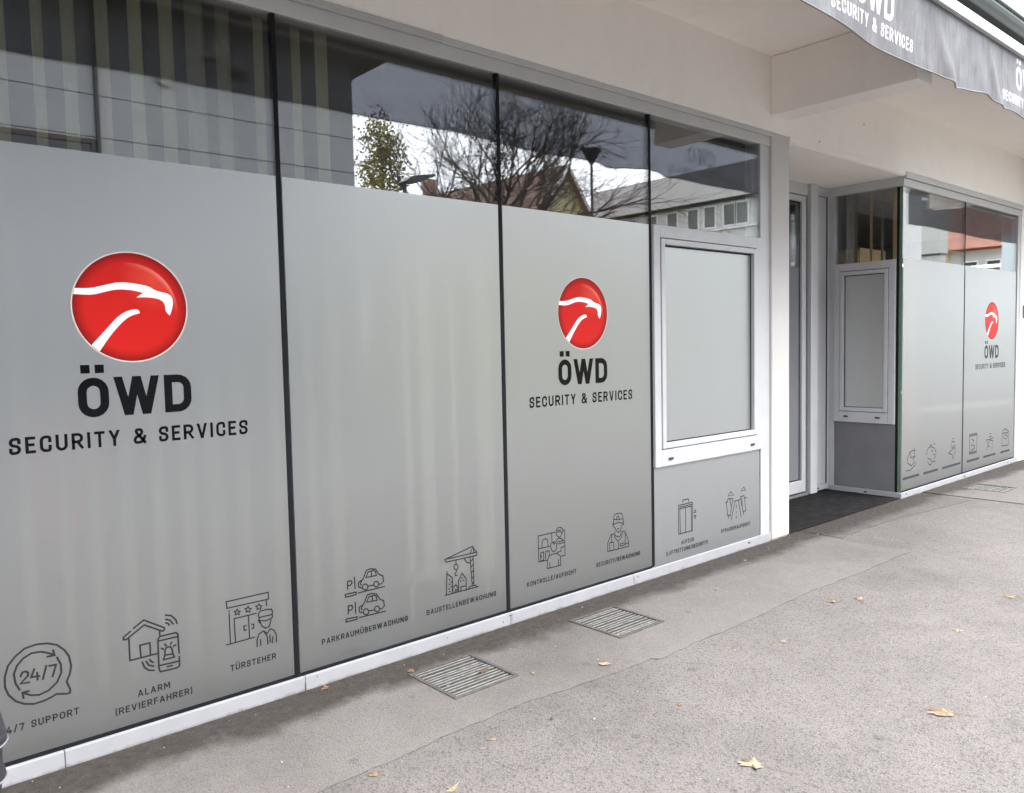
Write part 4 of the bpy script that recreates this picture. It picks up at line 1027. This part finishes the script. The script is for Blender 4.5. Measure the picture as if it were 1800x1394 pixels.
for L in LV: fallen_leaf(*L)
bm = bmesh.new(); gr = random.Random(3)
for k in range(90):
    x = gr.uniform(.4, 9) ; y = -abs(gr.gauss(0, .75)) - .03; s = gr.uniform(.002, .0055)
    z = .0065 if (-.7 < y and x < 5.6) else 0
    m4 = Matrix.Translation((x, y, z + s * .4)) @ Matrix.Rotation(gr.uniform(0, 6), 4, 'Z') @ Matrix.Diagonal((s, s * gr.uniform(.5, 1.4), s * .6, 1))
    bmesh.ops.create_icosphere(bm, subdivisions=1, radius=1, matrix=m4)
tag(link('pebbles', mesh(bm), plain('pebble', (.27, .255, .24), .8, .4, 90)), 'tiny light stones and crumbs scattered on the pavement', 'gravel', kind='stuff')

# ================================================================== bollard at the left edge, wall plate at the right
bo = empty('bollard', (.231, -.989, 0), label='black ribbed bollard cut off by the left edge of the picture', cat='bollard')
bm = bmesh.new(); lathe(bm, [(.075, 0), (.064, .03), (.062, .45), (.066, .484), (.071, .488), (.0745, .497), (.074, .504), (.069, .52), (.0695, .566), (.075, .571), (.0805, .580), (.080, .592), (.069, .646), (.05, .72), (.03, .75), (.004, .757)], (.231, -.989), 40)
link('post_body', mesh(bm), plain('bollard_black', (.02, .02, .026), .45, .5, 60, bmp=.9, bscale=150), bo, smooth=True)
bm = bmesh.new()
for z, r in ((.583, .081), (.498, .0752)):
    tube(bm, [(.231 + r * math.cos(a * math.pi / 20), -.989 + r * math.sin(a * math.pi / 20), z - .006) for a in range(41)], .0022, 5, False)
link('collar', mesh(bm), plain('collar_metal', (.45, .45, .48), .3, .1, metal=.8), bo)
pl = empty('wall_plate', (10.62, 0, 1.7), label='small grey plate fixed on the white wall at the far right', cat='plate')
boxes('plate', [(10.575, 10.80, -.035, -.0125, 1.655, 1.80)], plain('plate_grey', (.16, .16, .17), .4), pl, .004)
boxes('plate_label', [(10.60, 10.775, -.0375, -.0352, 1.672, 1.70)], M['white'], pl)

# ================================================================== across the street (seen in the glass)
def gb():
    b = empty('house', (0, -14, 0), label='pale grey rendered house with dark eaves mirrored in the left pane', cat='house')
    gm = plain('grey_render', (.285, .29, .30), .85, .06, 1.2)
    for k, (z0, z1) in enumerate(((0, 2.6), (2.615, 5.14), (5.155, 5.845), (5.86, 7.42))):
        boxes('wall_panel', [(-14, 9.0, -19, -12.0, z0, z1)], gm, b)
    boxes('eaves', [(-14.3, 9.55, -19.4, -11.3, 7.42, 7.62), (-14.4, 9.72, -19.6, -11.2, 7.62, 7.80)], plain('eaves_dark', (.035, .03, .03), .7), b)
    boxes('roof', [(-14.4, 9.6, -19.5, -11.25, 7.81, 8.0)], plain('house_roof', (.12, .06, .05), .8, .2), b)
    for x0, x1, z0, z1 in ((1.2, 3.98, 3.6, 5.10), (-5, -2, 3.6, 5.10), (5.4, 7.6, 1.0, 2.5), (1.2, 3.98, .9, 2.5), (-5, -2, .9, 2.5)):
        wn = ring_frame('window', 'y', x0, x1, z0, z1, .08, -11.96, -12.05, plain('brown_frame', (.05, .035, .03), .6), b, 0)
        boxes('pane', [(x0 + .08, x1 - .08, -11.998, -11.99, z0 + .08, z1 - .08)], plain('dark_pane', (.02, .02, .025), .1), wn)
    bm = bmesh.new(); tube(bm, [(4.02, -11.95, 0), (4.02, -11.95, 7.4)], .04, 8); link('downpipe', mesh(bm), M['dark'], b)
    bm = bmesh.new(); tube(bm, [(5.9, -12, 6.85), (6.0, -11.6, 6.75), (6.15, -11.3, 6.5)], .05, 8); link('lamp_arm', mesh(bm), M['galv'], b)
    boxes('flood_lamp', [(6.05, 6.35, -11.4, -11.15, 6.35, 6.52)], M['dark'], b, .02)
    bm = bmesh.new(); bmesh.ops.create_cone(bm, cap_ends=True, segments=20, radius1=.14, radius2=.12, depth=.08, matrix=Matrix.Translation((5.16, -11.95, 6.35)) @ Matrix.Rotation(math.pi / 2, 4, 'X')); link('round_vent', mesh(bm), plain('vent_grey', (.2, .2, .2), .5), b)
    bm = bmesh.new()
    for dx in (0, .07, .4): tube(bm, [(4.75 + dx, -11.95, 7.3), (4.74 + dx, -11.93, 6.4 + dx)], .012, 5)
    link('hanging_cable', mesh(bm), M['dark'], b)
gb()
BARK = plain('bark', (.055, .045, .038), .9, .3, 20)
def bare_tree(x, y, h, label, seed, spread=1.0, levels=5):
    r3 = random.Random(seed); t = empty('bare_tree', (x, y, 0), label=label, cat='tree')
    bt, bb = bmesh.new(), bmesh.new()
    tr = [(x, y, -.1), (x + .03, y, h * .2), (x - .02, y + .03, h * .42), (x + .05, y, h * .5)]
    tube(bt, tr, [.24, .19, .16, .14], 10)
    def grow(p, d, ln, rad, lev):
        pts = [p]; n = 4 if lev < 3 else 3
        for k in range(n):
            d = (d + Vector((r3.gauss(0, .16), r3.gauss(0, .16), r3.gauss(.05, .10)))).normalized(); pts.append(pts[-1] + d * ln / n)
        tube(bb, pts, [max(.0045, rad * (1 - .5 * k / n)) for k in range(n + 1)], 5 if lev < 2 else 3, False)
        if lev >= levels: return
        for k in range(5 if lev < 2 else (4 if lev < 4 else 3)):
            q = pts[r3.randint(1, n)]; an = r3.uniform(0, 2 * math.pi); tilt = r3.uniform(.35, .85)
            u = d.cross(Vector((0, 0, 1))); u = u.normalized() if u.length > .05 else Vector((1, 0, 0)); v = d.cross(u)
            nd = (d * math.cos(tilt) + (u * math.cos(an) + v * math.sin(an)) * math.sin(tilt)).normalized()
            grow(q, nd, ln * r3.uniform(.55, .8), rad * .5, lev + 1)
    for k in range(9):
        an = 2 * math.pi * k / 9 + r3.uniform(-.3, .3); st = tr[2 if k % 2 else 3]
        grow(Vector(st) + Vector((0, 0, r3.uniform(-.5, .0))), Vector((math.cos(an) * spread, math.sin(an) * spread, r3.uniform(.35, 1.1))).normalized(), h * .24, .065, 1)
    link('trunk', mesh(bt), BARK, t, smooth=True); link('branches', mesh(bb), BARK, t)
bare_tree(13.15, -12.0, 9.0, 'large bare tree with fine spreading twigs mirrored in the clear glass', 11, 1.1)
bare_tree(-6.5, -10.8, 7.0, 'bare street tree across the road to the left', 5, 1.0, 4)
def leafy(x, y, h, z0, rad, label, seed, cols, n=5200):
    r4 = random.Random(seed); t = empty('leafy_tree', (x, y, 0), label=label, cat='tree')
    bm = bmesh.new(); tube(bm, [(x, y, -.1), (x + .1, y, h * .5), (x, y, h * .95)], [.2, .12, .02], 8)
    for k in range(26):
        z = r4.uniform(z0, h * .92); an = r4.uniform(0, 6.28); l = rad * (1.05 - (z - z0) / (h - z0)) * .8
        tube(bm, [(x, y, z), (x + math.cos(an) * l * .6, y + math.sin(an) * l * .6, z + l * .4), (x + math.cos(an) * l, y + math.sin(an) * l, z + l * .2)], [.04, .02, .008], 4, False)
    link('trunk', mesh(bm), BARK, t)
    bm = bmesh.new(); cl = []
    for k in range(60):
        f = r4.random() ** .8; z = z0 + (h - z0) * f; q = rad * (1 - .75 * f) * r4.uniform(.25, 1.0); an = r4.uniform(0, 6.28)
        cl.append((x + math.cos(an) * q, y + math.sin(an) * q, z, rad * .28 * r4.uniform(.6, 1.3)))
    for k in range(n):
        c = r4.choice(cl); p = Vector((r4.gauss(c[0], c[3] * .6), r4.gauss(c[1], c[3] * .6), r4.gauss(c[2], c[3] * .8))); s = r4.uniform(.04, .10)
        u = Vector((r4.gauss(0, 1), r4.gauss(0, 1), r4.gauss(0, 1))).normalized(); v = u.cross(Vector((r4.gauss(0, 1), r4.gauss(0, 1), r4.gauss(0, 1)))).normalized()
        bm.faces.new([bm.verts.new(p + u * s), bm.verts.new(p + v * s * .6), bm.verts.new(p - u * s), bm.verts.new(p - v * s * .6)])
    link('crown', mesh(bm), plain('leaves_%d' % seed, cols, .7, .5, 2.5), t)
leafy(17.3, -24, 10.2, 4.5, 1.55, 'slim yellow green autumn tree mirrored in the second pane', 21, (.25, .22, .065))
leafy(50, -34, 11, 3.0, 3.2, 'green tree far down the street', 22, (.07, .09, .03), 4000)
def lamp(x, y, h, label, dx=.6):
    t = empty('street_lamp', (x, y, 0), label=label, cat='street lamp')
    bm = bmesh.new(); tube(bm, [(x, y, 0), (x, y, h * .5), (x, y, h)], [.07, .055, .045], 10); link('pole', mesh(bm), M['dark'], t)
    bm = bmesh.new(); pts = [(x - .08, h - .02), (x + .1, h + .10), (x + dx, h + .20), (x + dx + .02, h + .16), (x + .25, h + .0)]
    for s in (-.14, .14): pass
    A = [bm.verts.new((a, y - .14, z)) for a, z in pts]; B = [bm.verts.new((a, y + .14, z)) for a, z in pts]
    for k in range(5): bm.faces.new((A[k], A[(k + 1) % 5], B[(k + 1) % 5], B[k]))
    bm.faces.new(A[::-1]); bm.faces.new(B); link('lamp_head', mesh(bm), M['dark'], t)
lamp(8.84, -9.9, 4.62, 'dark flat headed street lamp mirrored in the second pane', .62)
t = empty('street_lamp', (20.6, -16, 0), label='thin street lamp with funnel shaped head mirrored behind the bare twigs', cat='street lamp')
bm = bmesh.new(); tube(bm, [(20.6, -16, 0), (20.6, -16, 7.6)], .05, 8); link('pole', mesh(bm), M['dark'], t)
bm = bmesh.new(); lathe(bm, [(.06, 7.55), (.32, 8.0), (.34, 8.05), (.05, 8.12)], (20.6, -16), 14); link('lamp_head', mesh(bm), M['dark'], t)

def brown_house():
    h = empty('house', (28, -29, 0), label='house with steep brown roof and yellow gable mirrored in the third pane', cat='house')
    r0, r1 = Vector((28.4, -38, 10.3)), Vector((29.25, -26.0, 10.3)); d = (r1 - r0).normalized(); s = Vector((-d.y, d.x, 0)) * -1
    hw, dz = 3.4, 4.3
    yel = plain('yellow_render', (.40, .335, .19), .85, .1, 2); rf = plain('brown_tiles', (.30, .19, .15), .8, .25, 9)
    bm = bmesh.new()
    v = [bm.verts.new(p) for p in (r1 + s * hw + Vector((0, 0, -dz)), r1 - s * hw + Vector((0, 0, -dz)), r1, r0 + s * hw + Vector((0, 0, -dz)), r0 - s * hw + Vector((0, 0, -dz)), r0)]
    g = [bm.verts.new((p.co.x, p.co.y, -.1)) for p in (v[0], v[1], v[3], v[4])]
    for f in ((v[0], v[1], v[2]), (v[3], v[5], v[4]), (v[0], g[0], g[1], v[1]), (v[3], v[4], g[3], g[2]), (v[0], v[3], g[2], g[0]), (v[1], g[1], g[3], v[4])): bm.faces.new(f)
    link('wall', mesh(bm), yel, h)
    for sg in (1, -1):
        bm = bmesh.new(); a = [r1 + d * .35 + Vector((0, 0, .12)), r0 - d * .35 + Vector((0, 0, .12)), r0 - d * .35 + s * sg * (hw + .4) + Vector((0, 0, -dz * 1.1 + .12)), r1 + d * .35 + s * sg * (hw + .4) + Vector((0, 0, -dz * 1.1 + .12))]
        bm.faces.new([bm.verts.new(p) for p in a]); bmesh.ops.solidify(bm, geom=bm.faces[:], thickness=.15); link('roof', mesh(bm), rf, h)
        bm = bmesh.new(); tube(bm, [r1 + d * .38, r1 + d * .38 + s * sg * (hw + .4) + Vector((0, 0, -dz * 1.1))], .09, 4); link('barge_board', mesh(bm), M['white'], h)
    for k in (-1.1, 1.1):
        c = r1 + d * .04 + s * k + Vector((0, 0, -3.6)); bm = bmesh.new()
        q = [c + s * a + Vector((0, 0, b)) for a, b in ((-.45, -.7), (.45, -.7), (.45, .7), (-.45, .7))]
        bm.faces.new([bm.verts.new(p) for p in q]); bmesh.ops.solidify(bm, geom=bm.faces[:], thickness=.06); link('window', mesh(bm), plain('gable_pane', (.03, .03, .04), .1), h)
    c = r0 + d * 1.6; boxes('chimney', [(c.x - .3, c.x + .3, c.y - .3, c.y + .3, 9.6, 11.3)], rf, h)
brown_house()
def white_block():
    b = empty('office_block', (38, -20, 0), label='long white flat roofed block with a row of windows mirrored in the fourth bay', cat='building')
    wm = plain('white_render', (.62, .615, .61), .85, .05, 1)
    boxes('wall', [(36, 41, -29.5, -13.4, 0, 7.28), (36.06, 41, -29.5, -13.4, 7.28, 8.62)], wm, b)
    boxes('parapet', [(35.5, 41.2, -29.8, -13.2, 8.68, 10.3)], plain('parapet_panel', (.50, .48, .47), .8, .05, 1), b)
    boxes('cornice', [(35.7, 41, -29.6, -13.3, 8.6, 8.675)], M['dark'], b)
    wf = plain('white_window_frame', (.75, .75, .76), .5, .03); gp = plain('office_pane', (.16, .17, .165), .15, .2, .7)
    ys = [-28.4, -26.9, -25.4, -24.02, -22.66, -21.6, -20.42, -19.66, -18.3, -17.2, -15.9, -14.8]
    for i, y in enumerate(ys):
        f = ring_frame('window', 'x', y - .82, y, 7.3, 8.5, .09, 35.96, 36.1, wf, b, 0); boxes('pane', [(36.02, 36.05, y - .73, y - .09, 7.39, 8.41)], gp, f)
    boxes('sill', [(35.9, 36.0, -29.5, -13.4, 7.16, 7.27)], wf, b)
    for z0 in (1.0, 4.2):
        for y in range(-28, -15, 3):
            f = ring_frame('window', 'x', y - .1, y + 1.7, z0, z0 + 1.7, .09, 35.96, 36.0 - .001, wf, b, 0); boxes('pane', [(35.97, 35.99, y, y + 1.6, z0 + .09, z0 + 1.6)], gp, f)
white_block()
def red_roof():
    b = empty('house', (72, -20, 0), label='house with orange tiled roof and yellow wall mirrored in the right shop window', cat='house')
    ym = plain('ochre_render', (.6, .45, .2), .85, .08, 1); om = plain('orange_tiles', (.34, .16, .11), .8, .2, 4)
    boxes('wall', [(68, 80, -27, -22.2, 0, 8.2)], ym, b); boxes('wall', [(68.1, 80, -22.2, -17.8, 0, 8.0)], plain('pale_render', (.5, .5, .48), .85, .05), b)
    bm = bmesh.new()
    for pts in (((67.2, -27.5, 8.1), (67.2, -17.5, 8.1), (74, -17.5, 12.2), (74, -27.5, 12.2)), ((74, -27.5, 12.2), (74, -17.5, 12.2), (80.8, -17.5, 8.1), (80.8, -27.5, 8.1))):
        bm.faces.new([bm.verts.new(p) for p in pts])
    bmesh.ops.solidify(bm, geom=bm.faces[:], thickness=.2); link('roof', mesh(bm), om, b)
    for y in (-26, -24, -21.2, -19.6):
        f = ring_frame('window', 'x', y, y + 1.1, 5.2, 7.2, .1, 67.9, 68.2, M['white'], b, 0); boxes('pane', [(67.98, 67.99, y + .1, y + 1.0, 5.3, 7.1)], plain('far_pane', (.05, .05, .06), .2), f)
    t = empty('street_pole', (66, -22.4, 0), label='white pole in front of the orange roofed house', cat='pole')
    bm = bmesh.new(); tube(bm, [(66, -22.4, 0), (66, -22.4, 8.4)], .22, 8); link('shaft', mesh(bm), M['white'], t)
    t = empty('advert_panel', (60, -15.6, 0), label='tall pale blue white panel mirrored at the far right', cat='panel')
    boxes('panel', [(62, 62.3, -16.6, -14.4, 5.0, 8.2)], plain('panel_white', (.45, .50, .53), .5, .04), t); boxes('leg', [(62.1, 62.25, -16.4, -16.25, 0, 5), (62.1, 62.25, -14.75, -14.6, 0, 5)], M['galv'], t)
red_roof()
pb = empty('pale_block', (60.5, -23, 0), label='plain pale wall block mirrored at the left of the right shop window', cat='building')
boxes('wall', [(60, 61, -27, -19.8, 0, 7.15), (59.8, 61, -27, -19.7, 7.25, 11)], plain('pale_block_render', (.42, .42, .40), .85, .05, .6), pb); boxes('ledge', [(59.9, 61, -27, -19.75, 7.152, 7.248)], M['dark'], pb)
